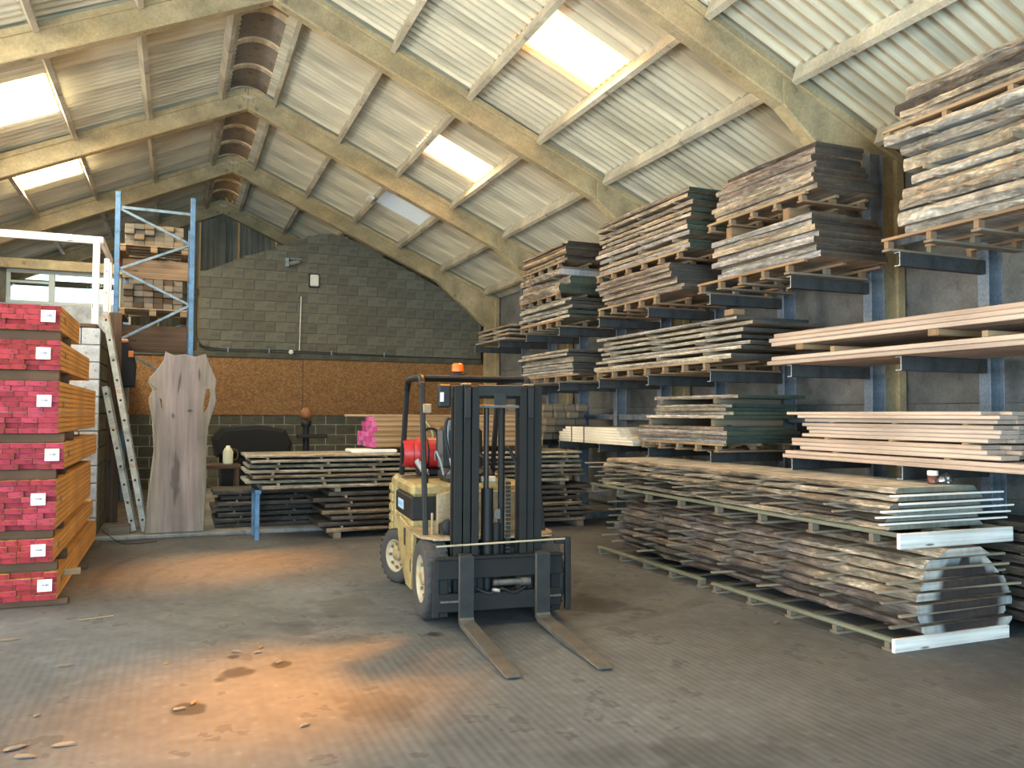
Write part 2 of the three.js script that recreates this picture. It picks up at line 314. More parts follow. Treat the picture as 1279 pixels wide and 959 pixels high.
M.rlAmber = new THREE.MeshPhysicalMaterial({ color: rgb(0.80, 0.64, 0.44), transmission: 0.9, thickness: 0, roughness: 0.55, ior: 1.2, emissive: rgb(12, 11.5, 10), emissiveIntensity: 1 });
M.rlCool = new THREE.MeshPhysicalMaterial({ color: rgb(0.9, 0.95, 0.88), transmission: 1, thickness: 0, roughness: 0.97, ior: 1.2, emissive: rgb(4.6, 4.6, 3.8), emissiveIntensity: 1 });
M.rlDull = new THREE.MeshPhysicalMaterial({ color: rgb(0.62, 0.66, 0.68), roughness: 0.9, emissive: rgb(0.17, 0.19, 0.20), emissiveIntensity: 1 });
{
  const ceil = structGroup('ceiling', 'pitched roof of pale corrugated sheets on concrete purlins');
  const cache = new Map(), ang = Math.atan(SL), r = rng(21);
  const purlinDx = [0.40, 1.50, 2.56, 3.60, 4.64, 5.72];
  for (const side of [1, -1]) {
    for (let row = 0; row < 6; row++) {
      const a = rowsDx[row], b = rowsDx[row + 1] + (row < 5 ? 0.12 : 0), L = (b - a) / cosS, lights = row === 2 ? (side > 0 ? lightsR : lightsL) : [];
      const cells = []; let d = D0;
      for (const [p, q, kind] of [...lights, [D1, D1, null]]) { const n = Math.max(1, Math.round((p - d) / 1.0)); for (let i = 0; i < n; i++) cells.push([d + (p - d) * i / n, d + (p - d) * (i + 1) / n, null]); if (kind) cells.push([p, q, kind]); d = q; }
      for (const [p, q, kind] of cells) {
        const w = q - p, nc = Math.max(1, Math.round((w + 0.02) / CORR)), key = row + ':' + w.toFixed(3);
        if (!cache.has(key)) cache.set(key, corrugated(L, w + 0.03, 0.007, AMP, (w + 0.03) / nc));
        const m = mesh(kind ? 'rooflight' : 'roof_sheet', cache.get(key), kind ? M['rl' + kind[0].toUpperCase() + kind.slice(1)] : M.sheet[Math.floor(r() * 3)], ceil);
        m.position.set(RX + side * a, roofY(a) + 0.012 - row * 0.002 + (Math.round(p * 7) % 2) * 0.004, -(p + q) / 2);
        m.rotation.set(0, side > 0 ? 0 : Math.PI, -ang, 'YXZ');
        if (kind) {
          m.userData.label = kind === 'warm' || kind === 'amber' ? 'rooflight glowing yellow in the sun' : kind === 'cool' ? 'rooflight glowing white' : 'grimy grey rooflight';
          if (kind !== 'dull') {
            const mid = (rowsDx[2] + rowsDx[3]) / 2, x = RX + side * mid, y = roofY(mid) - 0.06, nrm = [-side * SL * cosS, -cosS];
            areaLight(kind !== 'cool' ? rgb(1, 0.74, 0.36) : rgb(1, 0.95, 0.78), kind !== 'cool' ? ROOF_WARM : ROOF_COOL, (rowsDx[3] - rowsDx[2]) / cosS, w, [x, y, -(p + q) / 2], [x + nrm[0], y + nrm[1], -(p + q) / 2]);
          }
        }
      }
    }
    // purlins, one length for each bay
    const pg = new Map();
    for (let n = -3; n < 4; n++) for (const [i, dx] of purlinDx.entries()) {
      const len = BAY - 0.26, k = 'p'; if (!pg.has(k)) pg.set(k, uvBox(extrudeXY([[-0.045, 0.16], [0.045, 0.16], [0.04, 0.11], [0.032, 0], [-0.032, 0], [-0.04, 0.11]], len, 0.006), 'z'));
      const m = mesh('purlin', pg.get(k), M.purlin, ceil); m.position.set(RX + side * dx, roofY(dx) - 0.190, -(frameD(n) + BAY / 2)); m.rotation.z = -side * ang;
      if (n === -3) m.visible = true;
    }
  }
  // curved ridge caps with a rolled joint on each
  const cap = [], arcN = 10; for (let i = 0; i <= arcN; i++) { const t = i / arcN * 2 - 1, x = t * 0.40; cap.push([x, roofY(0) + 0.04 - 0.16 * t * t + 0.02 * (1 - t * t)]); }
  const capShape = (w, lift, th) => uvBox(extrudeXY([...cap.map(([x, y]) => [x, y + lift + th]), ...cap.slice().reverse().map(([x, y]) => [x, y + lift])], w, 0), 'z');
  const capG = capShape(1.0, 0, 0.01), rollG = capShape(0.14, -0.035, 0.03);
  for (let d = D0; d < D1 - 0.5; d += 1.0) { const m = mesh('ridge_cap', capG, M.panel[0], ceil, [RX, 0, -(d + 0.5)]); mesh('ridge_roll', rollG, M.sheet[2], m, [0, 0, 0.5]); }
  const bulk = mesh('bulkhead_lamp', merge([cbox(0.14, 0.06, 0.34, 0.025)]), M.plastic, ceil); bulk.position.set(RX + 2.45, roofY(2.45) - 0.24, -15.95); bulk.rotation.z = -ang;
}

// ---------------------------------------------------------------- structure: walls
M.plasticFrame = std({ color: rgb(0.46, 0.50, 0.46), roughness: 0.6 });
M.glass = new THREE.MeshPhysicalMaterial({ color: rgb(0.95, 1, 0.96), transmission: 1, thickness: 0, roughness: 0.08, ior: 1.3 });
function corrugatedUpright(h, w) { return corrugated(h, w, 0.007, 0.02, 0.146).rotateZ(Math.PI / 2).rotateY(0); } // runs up y, ridges across z
{
  // right wall: precast panels between the columns, corrugated sheets above
  const w = structGroup('wall_right', 'long side wall of pale concrete panels behind the racking'), X = RX + half + 0.12;
  const pg = uvBox(cbox(0.12, 0.8935, BAY - 0.02, 0.006), 'z');
  for (let n = -3; n < 4; n++) for (let k = 0; k < 5; k++) mesh('panel', pg, M.panel[(n + k + 9) % 2], w, [X, 0.44 + k * 0.895, -(frameD(n) + BAY / 2)]);
  const sg = corrugatedUpright(0.5, 1.0); sg.rotateY(0);
  for (let d = D0; d < D1; d += 1.0) mesh('wall_sheet', sg, M.clad[Math.round(d) & 1], w, [X - 0.02, 4.35, -(d + 0.5)]);
  // left wall with the side doorway
  const l = structGroup('wall_left', 'side wall of pale concrete panels with a wide doorway'), XL = RX - half - 0.12;
  const part = (d0, d1, y0, y1) => mesh('panel', uvBox(cbox(0.12, y1 - y0, d1 - d0, 0.01), 'z'), M.panel[0], l, [XL, (y0 + y1) / 2, -(d0 + d1) / 2]);
  part(D0, -1.2, 0, 3.6); part(3.6, 4.7, 0, 3.6); part(4.7, 11.7, 0, 2.1); part(4.7, 11.7, 3.52, 3.6); part(11.7, 16.6, 0, 3.6); part(16.6, D1, 0, 3.6); part(D0, D1, 3.6, 4.85);
  const sw = structGroup('window_2', 'long row of side windows in the wall left of the camera');
  for (let d = 4.7; d <= 11.71; d += 1.4) mesh('window_frame', cbox(0.08, 1.42, 0.06, 0.006, 'y'), M.plasticFrame, sw, [XL, 2.81, -d]);
  for (const yy of [2.12, 3.5]) mesh('window_frame', cbox(0.08, 0.05, 7.0, 0.006, 'z'), M.plasticFrame, sw, [XL, yy, -8.2]);
  for (let d = 4.7; d < 11.6; d += 1.4) mesh('pane', cbox(0.006, 1.33, 1.34, 0), M.glass, sw, [XL, 2.81, -(d + 0.7)]);
  // front gable behind the camera with the main doorway
  const f = structGroup('wall_front', 'front gable of concrete panels with the main doorway'), zf = 5.28;
  const fp = (x0, x1, y0, y1) => mesh('panel', uvBox(cbox(x1 - x0, y1 - y0, 0.14, 0.01), 'x'), M.panel[1], f, [(x0 + x1) / 2, (y0 + y1) / 2, zf]);
  fp(XL, -2.95, 0, 4.0); fp(1.75, X, 0, 4.0); fp(XL, X, 4.0, 4.6);
  const tri = uvBox(extrudeXY([[XL, 4.6], [X, 4.6], [RX, 7.4]], 0.12, 0.01), 'x'); mesh('gable_panel', tri, M.clad[0], f, [0, 0, zf]);
  // far gable of corrugated sheets
  const b = structGroup('wall_back', 'far gable of dark vertical corrugated sheets');
  for (let x = XL; x < X - 0.4; x += 0.95) {
    const mid = x + 0.475, top = Math.max(3.6, RY + 0.55 - SL * Math.abs(mid - RX) + 0.15), g = corrugated(top, 0.97, 0.007, 0.022, 0.146); g.rotateZ(Math.PI / 2); g.rotateY(Math.PI / 2);
    if (x > -4.4 && x < -1.5) { // unseen gap added in the gable so the deck window shows bright sky
      const low = corrugated(4.15, 0.97, 0.007, 0.022, 0.146), up = corrugated(top - 5.0, 0.97, 0.007, 0.022, 0.146);
      for (const [q, y] of [[low, 0], [up, 5.0]]) { q.rotateZ(Math.PI / 2); q.rotateY(Math.PI / 2); mesh('wall_sheet', q, M.clad[Math.round(x) & 1], b, [mid, y, -22.52]); }
    } else mesh('wall_sheet', g, M.clad[Math.round(x) & 1], b, [mid, 0, -22.52]);
  }
  mesh('cladding_rail', uvBox(cbox(X - XL, 0.14, 0.1, 0.01), 'x'), M.clad[1], b, [(X + XL) / 2, 4.75, -22.42]);
  mesh('cladding_post', uvBox(cbox(0.16, 6.6, 0.12, 0.01), 'y'), M.clad[1], b, [RX, 3.3, -22.38]);
}
// block partition in front of the gable: every block proud of the mortar
const WD = 18.56; // front face of the partition in depth
{
  const w = structGroup('wall_partition', 'grey concrete block partition with a stepped sloping top');
  const topAt = (x) => x < 1.16 ? 4.66 + (x - 0.39) * 0.45 : x < 2.24 ? 5.01 + (x - 1.16) * 0.41 : x < 3.0 ? 5.45 + (x - 2.24) * 0.40 : x < 3.3 ? 5.75 : 5.78 - (x - 3.3) * 0.45;
  const r = rng(33), full = uvBox(cbox(0.442, 0.217, 0.08, 0.004), 'x'), cutCache = new Map(), list = [];
  const X1 = RX + half - 0.35;
  for (let k = 0; k < 26; k++) {
    const y0 = k * 0.225 + 0.06, low = y0 + 0.2 < 1.62; if (y0 > 1.75 && y0 + 0.225 < 2.8) continue; // behind the board panels
    for (let i = -4; i < 16; i++) {
      let x0 = 0.40 + i * 0.45 + (k % 2 ? 0.225 : 0), x1 = x0 + 0.45; const left = low ? -0.9 : 0.40; if (x1 <= left + 0.06 || x0 >= X1 - 0.06) continue; x0 = Math.max(x0, left); x1 = Math.min(x1, X1);
      const top = Math.min(topAt(x0 + 0.05), topAt(x1 - 0.05)); let h = 0.225; if (y0 > top - 0.05) continue; if (y0 + h > top) h = top - y0;
      const cx = (x0 + x1) / 2, vis = !(cx > 4.3 && y0 < 1.6) && !(cx > 6.4 && y0 < 3.6);
      list.push({ cx, cy: y0 + h / 2, w: x1 - x0 - (low ? 0.018 : 0.008), h: h - (low ? 0.018 : 0.008), low, vis, t: r(), dz: rr(-0.004, 0.004, r) });
    }
  }
  list.sort((a, b) => (b.vis - a.vis) || (a.cx - b.cx)); let n = 0; const rest = [];
  for (const q of list) {
    const key = q.w.toFixed(2) + q.h.toFixed(2); if (!cutCache.has(key)) cutCache.set(key, Math.abs(q.w - 0.442) < 0.002 && Math.abs(q.h - 0.217) < 0.002 ? full : uvBox(cbox(q.w, q.h, 0.08, 0.004), 'x'));
    if (n < 298 && q.vis) { n++; mesh('block', cutCache.get(key), q.low ? M.blockDark[q.t < 0.5 ? 0 : 1] : M.block[Math.floor(q.t * 3)], w, [q.cx, q.cy, -WD - 0.04 + q.dz]); }
    else rest.push(cutCache.get(key).clone().translate(q.cx, q.cy, -WD - 0.04));
  }
  if (rest.length) { const m = mesh('block_remainder', merge(rest), M.block[0], w); m.userData.kind = 'stuff'; }
  // mortar and the mass of the wall behind the block faces
  const outline = [[0.42, 1.6], [X1 - 0.02, 1.6], [X1 - 0.02, topAt(X1) - 0.02]]; for (let x = X1 - 0.3; x > 0.42; x -= 0.3) outline.push([x, topAt(x) - 0.03]); outline.push([0.42, 4.64]);
  mesh('mortar', uvBox(extrudeXY(outline, 0.16, 0), 'x'), M.mortar, w, [0, 0, -WD - 0.095]);
  mesh('mortar', uvBox(cbox(X1 + 0.9, 1.72, 0.16, 0), 'x'), M.mortarPale, w, [(X1 - 0.9) / 2, 0.87, -WD - 0.095]);
  // board panels, trim and cables across the wall
  const osb = uvBox(cbox(2.43, 1.235, 0.018, 0.003), 'x');
  for (const x of [-1.53, 0.91, 3.35, 5.72]) { const m = mesh('board_panel', osb, M.osb, w, [x + 0.45, 2.235, -WD + 0.012]); m.userData.label = 'brown strand board sheet'; }
  mesh('ledge', uvBox(cbox(X1 + 0.9, 0.11, 0.05, 0.008), 'x'), M.blockDark[0], w, [(X1 - 0.9) / 2, 2.91, -WD + 0.03]);
  const c = [[0.36, 4.3], [0.36, 3.5], [0.42, 3.14], [0.7, 3.05], [2.2, 3.03], [4.4, 3.0], [X1, 2.98]];
  for (let i = 0; i < 3; i++) mesh('cable', tube(c.slice(i ? 2 : 0).map(([x, y], j) => [x, y - i * 0.035 + 0.006 * Math.sin(j * 2 + i), -WD + 0.03]), 0.011, 60, 6), M.cable, w);
  for (const x of [1.0, 1.85, 3.2, 4.4]) mesh('cable_clip', cbox(0.03, 0.13, 0.03, 0.004), M.galv, w, [x, 3.0, -WD + 0.035]);
  mesh('conduit', rod([2.52, 4.25, -WD + 0.015], [2.5, 3.05, -WD + 0.015], 0.012, 8), M.plastic, w);
}
{
  const t = thing('wall_lamp', 'pale square box lamp with a dark rim high on block wall', 'lamp', [2.8, 4.62, -WD + 0.001]);
  mesh('backplate', cbox(0.24, 0.31, 0.03, 0.01), M.black, t, [0, 0, 0.015]); mesh('cover', cbox(0.19, 0.26, 0.06, 0.02), M.plastic, t, [0, 0, 0.06]);
  const s = thing('junction_box', 'white round junction box among the cables above the strand boards', 'switch', [2.31, 3.0, -WD + 0.055]);
  mesh('box', lathe([[0, 0.05], [0.045, 0.05], [0.052, 0.04], [0.052, 0], [0, 0]], 16).rotateX(Math.PI / 2), M.plastic, s); mesh('lid', lathe([[0, 0.06], [0.03, 0.058], [0.036, 0.05]], 16).rotateX(Math.PI / 2), M.plastic, s);
  const q = thing('extractor_vent', 'grey metal vent bracket beside the pale box lamp on block wall', 'vent', [2.3, 4.98, -WD + 0.001]);
  mesh('housing', cbox(0.08, 0.2, 0.1, 0.01), M.galv, q, [-0.1, 0, 0.05]); mesh('duct', rod([-0.06, -0.03, 0.06], [0.16, 0.03, 0.06], 0.045, 12), M.clad[0], q); mesh('bracket', cbox(0.26, 0.03, 0.06, 0.006), M.galv, q, [0.08, 0.09, 0.03]);
}
// left store with a block wall, a deck on top and the window wall behind
{
  const w = structGroup('wall_store', 'pale painted block wall of the store room under the deck'), r = rng(44);
  const g = uvBox(cbox(0.438, 0.213, 0.08, 0.006), 'x'), gh = uvBox(cbox(0.213, 0.213, 0.08, 0.006), 'x'), gs = uvBox(cbox(0.08, 0.213, 0.438, 0.006), 'z');
  for (let k = 0; k < 12; k++) {
    for (let i = 0; i < 6; i++) { const odd = k % 2, x1 = -0.935 - i * 0.45 + (odd && i ? 0.225 : 0), hb = odd && i === 0; mesh('block', hb ? gh : g, M.paint[Math.floor(r() * 2)], w, [x1 - (hb ? 0.1125 : 0.225), 0.1725 + k * 0.225, -11.99]); }
    for (let i = 0; i < 14; i++) mesh('block', gs, M.blockDark[Math.floor(r() * 2)], w, [-0.975, 0.1725 + k * 0.225, -(12.26 + i * 0.45 + (k % 2 ? 0.2 : 0))]);
  }
  mesh('mortar', uvBox(cbox(4.1, 2.74, 0.14, 0), 'x'), M.mortarPale, w, [-3.0, 1.38, -12.09]);
  mesh('mortar', uvBox(cbox(0.14, 2.74, 6.5, 0), 'z'), M.mortar, w, [-1.06, 1.38, -15.28]);
  const d = mesh('ceiling_store_deck', uvBox(cbox(4.1, 0.05, 6.6, 0.01), 'x'), M.darkboard, scene, [-3.03, 2.79, -15.28]); tag(d, 'dark deck over the store room', null, null, 'structure');
  const ww = structGroup('wall_window', 'pale wall with a window behind the deck'), Z = -18.6;
  const piece = (x0, x1, y0, y1, m, nm = 'wall_piece') => mesh(nm, uvBox(cbox(x1 - x0, y1 - y0, 0.16, 0.006), 'x'), m, ww, [(x0 + x1) / 2, (y0 + y1) / 2, Z]);
  piece(-5, -0.9, 1.7, 3.80, M.paint[0]); piece(-5, -3.13, 3.8, 4.47, M.block[2]); piece(-1.1, -0.75, 3.8, 4.47, M.block[0]);
  mesh('lintel', uvBox(cbox(4.2, 0.2, 0.3, 0.015), 'x'), M.frame, ww, [-2.95, 4.57, Z + 0.05]);
  const win = structGroup('window_1', 'white framed window with three panes above the pale wall');
  const fr = (x0, x1, y0, y1, z = 0) => mesh('window_frame', cbox(x1 - x0, y1 - y0, 0.07, 0.006), M.plasticFrame, win, [(x0 + x1) / 2, (y0 + y1) / 2, Z + 0.04 + z]);
  fr(-3.13, -1.1, 4.40, 4.47); fr(-3.13, -1.1, 3.80, 3.86); fr(-3.13, -3.06, 3.86, 4.40); fr(-2.40, -2.29, 3.86, 4.40); fr(-1.17, -1.1, 3.86, 4.40); fr(-3.06, -2.40, 4.20, 4.25, 0.005);
  const pane = (x0, x1, y0, y1) => mesh('pane', cbox(x1 - x0, y1 - y0, 0.006, 0), M.glass, win, [(x0 + x1) / 2, (y0 + y1) / 2, Z + 0.04]);
  pane(-3.06, -2.40, 3.86, 4.20); pane(-3.06, -2.40, 4.25, 4.40); pane(-2.29, -1.17, 3.86, 4.40);
}

// ---------------------------------------------------------------- planks and stacks
const TONE = {
  grey: [0.66, 0.62, 0.56], pale: [0.92, 0.87, 0.78], tan: [0.66, 0.53, 0.37], brown: [0.46, 0.34, 0.24], red: [0.50, 0.33, 0.22], green: [0.085, 0.115, 0.085], endB: [0.105, 0.085, 0.065], olive: [0.38, 0.37, 0.30], dark: [0.12, 0.11, 0.095], blue: [0.68, 0.67, 0.69],  // endB, green, dark: end tones darkened, shade painted into the colour
  bark: [0.58, 0.51, 0.44], barkGrey: [0.74, 0.69, 0.63], barkDark: [0.15, 0.125, 0.11], barkPink: [0.46, 0.37, 0.34], barkTan: [0.88, 0.75, 0.58],  // barkDark also carries shade painted into the stack behind the forklift
};
// A waney-edged plank, length along z, bottom on y = 0, width along x. topK scales the width of the upper face.
function plankGeo({ L, w, t, seed, wav = 0.05, topK = 1, face = 'grey', edge = 'barkGrey', end, bow = 0, jig = 0.35, heart, lump = 0.5, edgeFn }) {
  const r = rng(seed), n = Math.max(10, Math.round(L / 0.12)), P = [], U = [], C = [];
  const o = [r() * 100, r() * 100, r() * 100, r() * 100], tone = rr(0.84, 1.16, r), col = (k, m = 1) => TONE[k].map((c) => c * tone * m), fc = col(face), ec = col(edge), dc = col(end ?? face, 0.92);
  const nz = (q, k) => fbm((q * 0.9 + o[k]) / 64, 0.3 + k * 0.1, 64, 8, 3, seed % 97 + k) * 2 - 1;
  const st = [];
  for (let i = 0; i <= n; i++) {
    const z = -L / 2 + L * i / n, s = L * i / n, wl = w / 2 * (1 + wav * 2.4 * nz(s, 0) + wav * 0.8 * (r() - 0.5)), wr = w / 2 * (1 + wav * 2.4 * nz(s, 1) + wav * 0.8 * (r() - 0.5));
    const y = bow * (1 - (2 * i / n - 1) ** 2), ek = 0.25 + 0.75 * smooth(0, 0.45, Math.min(s, L - s)), bl = ek * t * jig * (0.4 + r()), br = ek * t * jig * (0.4 + r()), hl = t * rr(0.3, 0.7, r), hr = t * rr(0.3, 0.7, r);
    st.push({ z, p: [[-wl, y], [-lerp(wl, wl * topK, 0.5) - bl, y + hl], [-wl * topK, y + t], [wr * topK, y + t], [lerp(wr, wr * topK, 0.5) + br, y + hr], [wr, y]], s });
  }
  const v = (i, k, uu, vv, c) => { P.push(st[i].p[k][0], st[i].p[k][1], st[i].z); U.push(uu, vv); C.push(...c); };
  const uo = r(), vo = r() * 0.12, patch = st.map((q) => { const e = nz(q.s * 2.2, 2), k = 1 + lump * 0.8 * e + lump * 0.5 * (r() - 0.5), c = edgeFn ? edgeFn(q.s / L, q.s, e) : null; return (c ? c.map((x) => x * tone) : ec).map((x) => Math.max(0.03, x * k)); });
  for (let i = 0; i < n; i++) {
    const ua = uo + st[i].s / 1.9, ub = uo + st[i + 1].s / 1.9;
    const strip = (k0, k1, v0, v1, c) => { const a = c === ec ? patch[i] : c, b = c === ec ? patch[i + 1] : c; v(i, k0, ua, v0, a); v(i + 1, k0, ub, v0, b); v(i + 1, k1, ub, v1, b); v(i, k0, ua, v0, a); v(i + 1, k1, ub, v1, b); v(i, k1, ua, v1, a); };
    const vk = 0.02 + vo, vw = Math.min(0.32, w * 0.4);
    strip(1, 0, 0.56, 0.72, ec); strip(2, 1, 0.72, 0.9, ec); strip(3, 2, vk, vk + vw, fc); strip(4, 3, 0.62, 0.78, ec); strip(5, 4, 0.78, 0.95, ec); strip(0, 5, vk, vk + vw, fc);
  }
  for (const i of [0, n]) {
    const cols = 12, row = [];
    for (let q = 0; q <= cols; q++) {
      const f = q / cols, p = st[i].p, b = [lerp(p[0][0], p[5][0], f), lerp(p[0][1], p[5][1], f)], tp = [lerp(p[2][0], p[3][0], f), lerp(p[2][1], p[3][1], f)]; row.push([b, tp]);
    }
    const put = (q, c) => { P.push(q[0], q[1], st[i].z); U.push(q[0] * 0.25 + uo, 0.05 + (q[1] + 0.2) * 0.3); C.push(...c); };
    const tri = (a, b, c) => { for (const q of (i ? [a, b, c] : [a, c, b])) put(q, heart ? heart(q[0], q[1]) : dc); };
    for (let q = 0; q < cols; q++) { const [a, b] = row[q], [c, d] = row[q + 1]; tri(a, c, d); tri(a, d, b); }
    const p = st[i].p; tri(p[0], p[2], p[1]); tri(p[5], p[4], p[3]);
  }
  const g = new THREE.BufferGeometry();
  g.setAttribute('position', new THREE.Float32BufferAttribute(P, 3)); g.setAttribute('uv', new THREE.Float32BufferAttribute(U, 2)); g.setAttribute('color', new THREE.Float32BufferAttribute(C, 3)); g.computeVertexNormals(); return g;
}
let seedN = 1000;
const nth = (i, n) => i === 0 ? 'topmost' : i === n - 1 ? 'lowest' : ordinal[i] + ' down';
// A stack of planks lying along the shed: layers from the bottom up, each [thickness, width, gap above, options]
function stack({ x, d0, d1, y0, layers, where, look, group, axis = 'z', sticks = 3, stickOut = 0.05, jx = 0.05, jl = 0.08, stickW = 0.025, name = 'waney_plank', base = {}, dz = 0 }) {
  const r = rng(seedN++), L = d1 - d0, mid = (d0 + d1) / 2; let y = y0; const n = layers.length;
  const place = (o, a, yy, b) => { if (axis === 'z') o.position.set(a, yy, -b); else { o.rotation.y = Math.PI / 2; o.position.set(b, yy, -a); } };
  layers.forEach(([t, w, gap = 0, o = {}], i) => {
    const len = (L - r() * jl * 2) * (o.k ?? 1), g = plankGeo({ L: len, w, t, seed: seedN++ * 7 + 3, ...base, ...o });
    const m = single(name, g, M.wood, `${o.look ?? look}, ${nth(n - 1 - i, n)} in ${where}`, 'plank', null, group);
    place(m, x + (r() - 0.5) * 2 * jx + (o.dx ?? 0), y, mid + (r() - 0.5) * jl + (o.dd ?? 0)); m.rotation.y += (r() - 0.5) * 0.012;
    y += t + 0.001;
    if (gap > 0 && i < n - 1) {
      for (let k = 0; k < sticks; k++) {
        const f = (k + 0.5 + (r() - 0.5) * 0.25) / sticks, sl = Math.max(w, layers[i + 1][1]) + stickOut * 2 * (0.3 + r()), s = single('spacer_stick', cbox(axis === 'z' ? sl : stickW, gap - 0.001, axis === 'z' ? stickW : sl, 0.002), M.stick[Math.floor(r() * 3)], `spacer stick, ${ordinal[k]} ${axis === 'z' ? 'from near end' : 'from its left'}, under ${nth(n - 2 - i, n)} plank, ${where.replace('the ', '')}`, 'stick', null, 'spacer sticks in ' + where);
        const b = d0 + L * f; if (axis === 'z') s.position.set(x + (r() - 0.5) * 0.04, y + gap / 2 - 0.0005, -b); else s.position.set(b, y + gap / 2 - 0.0005, -x);
        if (axis === 'z') s.rotation.y = (r() - 0.5) * 0.16;
      }
      y += gap;
    }
  });
  return y;
}
// A light skid pallet: edge rails along the shed on blocks and cross boards
function pallet({ x0, x1, d0, d1, y, h = 0.115, label, mat = 0, step = 0.42, green = false, endWhite = false }) {
  const t = thing('pallet', label, 'pallet', [(x0 + x1) / 2, y, -(d0 + d1) / 2], 0, 'pallets under the plank stacks'), L = d1 - d0, W = x1 - x0, m = green ? M.palletGreen : M.pallet[mat], rail = cbox(0.045, 0.028, L, 0.003), blk = cbox(0.07, h - 0.052, 0.045, 0.003, 'y'), cross = cbox(W, 0.022, 0.09, 0.003);
  for (const sx of [-1, 0, 1]) {
    mesh('rail', rail, m, t, [sx * (W / 2 - 0.0225), h - 0.014, 0]);
    for (let z = -L / 2 + 0.05; z < L / 2; z += step) mesh('block', blk, green ? M.stick[1] : M.pallet[(mat + (sx === 0 ? 1 : 0)) % 3], t, [sx * (W / 2 - 0.036), 0.023 + (h - 0.052) / 2, z]);
  }
  for (let z = -L / 2 + 0.05; z < L / 2; z += step) mesh('deck_board', cross, green ? M.stick[1] : M.pallet[(mat + 1) % 3], t, [0, 0.011, z]);
  if (endWhite) mesh('end_board', cbox(W + 0.03, h, 0.03, 0.004, 'x'), M.whitewood, t, [0.015, h / 2, L / 2 + 0.016]);
  return t;
}

// ---------------------------------------------------------------- cantilever rack on the right
const LV = [1.245, 2.155, 3.035], TIP = 5.6, UPX = 6.62;
const armD = []; for (let i = -1; i < 9; i++) armD.push(5.125 + (i - 0) * 1.322 - 1.322 * 0);
{
  const t = thing('cantilever_rack', 'blue grey steel cantilever rack carrying the plank stacks along the panel wall', 'rack', [0, 0, 0]);
  const ch = (() => { // channel section, open towards the far end
    const h = 0.12, w = 0.06, k = 0.008, L = UPX - TIP; return merge([cbox(L, h, k, 0.002, 'x').translate(L / 2, -h / 2, w / 2 - k / 2), cbox(L, k, w, 0.002, 'x').translate(L / 2, -k / 2, 0), cbox(L, k, w, 0.002, 'x').translate(L / 2, -h + k / 2, 0)]);
  })();
  const up = cbox(0.012, 4.4, 0.11, 0.003, 'y'), web = cbox(0.16, 4.4, 0.014, 0.002, 'y'), foot = cbox(0.9, 0.1, 0.12, 0.008, 'x'), brace = cbox(0.06, 0.09, 1.2, 0.006, 'z');
  const tipG = merge([cbox(0.003, 0.12, 0.009, 0).translate(0, -0.06, 0.026), cbox(0.003, 0.009, 0.06, 0).translate(0, -0.0045, 0), cbox(0.003, 0.009, 0.06, 0).translate(0, -0.1155, 0)]);
  const D = armD.filter((d) => d > 3 && d < 15.8);
  for (const d of D) {
    const u = mesh('upright', web, M.rackSteel, t, [UPX + 0.09, 2.2, -d]); mesh('flange', up, M.rackSteel, u, [-0.086, 0, 0]); mesh('flange', up, M.rackSteel, u, [0.086, 0, 0]);
    mesh('foot', foot, M.rackSteel, t, [UPX - 0.28, 0.05, -d]);
    for (const y of LV) { const a = mesh('arm', ch, M.arm, t, [TIP, y, -d]); mesh('arm_tip', tipG, M.armTip, a, [-0.001, 0, 0]); }
  }
  for (let i = 0; i + 1 < D.length; i++) for (const y of [0.35, 1.62, 3.4]) mesh('brace', brace, M.rackSteel, t, [UPX + 0.06, y, -(D[i] + D[i + 1]) / 2]);
}
const G = 'waney planks on the cantilever rack';
const mk = (n, t, w, gap, f = () => ({})) => Array.from({ length: n }, (_, i) => [typeof t === 'function' ? t(i) : t, typeof w === 'function' ? w(i) : w, typeof gap === 'function' ? gap(i) : gap, f(i)]);
const XC = 6.02; // middle of the loads on the arms
const bk = (a, b) => (i) => ({ edge: i % 2 ? a : b });

// bay nearest the camera, upper two loads
let y;
pallet({ x0: 5.5, x1: 6.55, d0: 2.85, d1: 5.2, y: LV[2], label: 'orange toned skid pallet under the nearest tall plank stack on top arms', mat: 1 });
y = stack({ x: XC - 0.05, d0: 2.85, d1: 5.02, y0: LV[2] + 0.116, where: 'the nearest tall stack', look: 'thick grey barky plank', group: G, sticks: 3, jl: 0.1,
  layers: [[0.06, 0.98, 0], [0.11, 0.98, 0.012, { face: 'brown', edge: 'barkGrey' }], [0.08, 0.98, 0.02, { face: 'brown', edge: 'bark' }], [0.085, 0.95, 0.02, { edge: 'barkTan' }], [0.07, 0.93, 0.045, { edge: 'barkGrey' }], [0.10, 1.02, 0.018, { edge: 'barkTan', face: 'pale' }], [0.075, 1.02, 0.02, { edge: 'bark' }], [0.08, 1.04, 0, { edge: 'barkGrey' }]], base: { wav: 0.05, jig: 0.5 } });
pallet({ x0: 5.5, x1: 6.55, d0: 2.85, d1: 5.17, y: y + 0.002, h: 0.11, label: 'weathered skid pallet between the two nearest plank stacks', mat: 0, step: 0.55 });
y = stack({ x: XC + 0.02, d0: 2.85, d1: 5.05, y0: y + 0.114, where: 'the nearest stack under roof', look: 'rough dark barky plank', group: G, layers: mk(5, (i) => [0.06, 0.05, 0.08, 0.07, 0.07][i], (i) => [1.0, 1.0, 0.96, 0.9, 0.8][i], 0, (i) => ({ edge: ['bark', 'barkTan', 'barkDark', 'bark', 'barkGrey'][i], face: 'brown' })), base: { wav: 0.07, jig: 0.6 } });

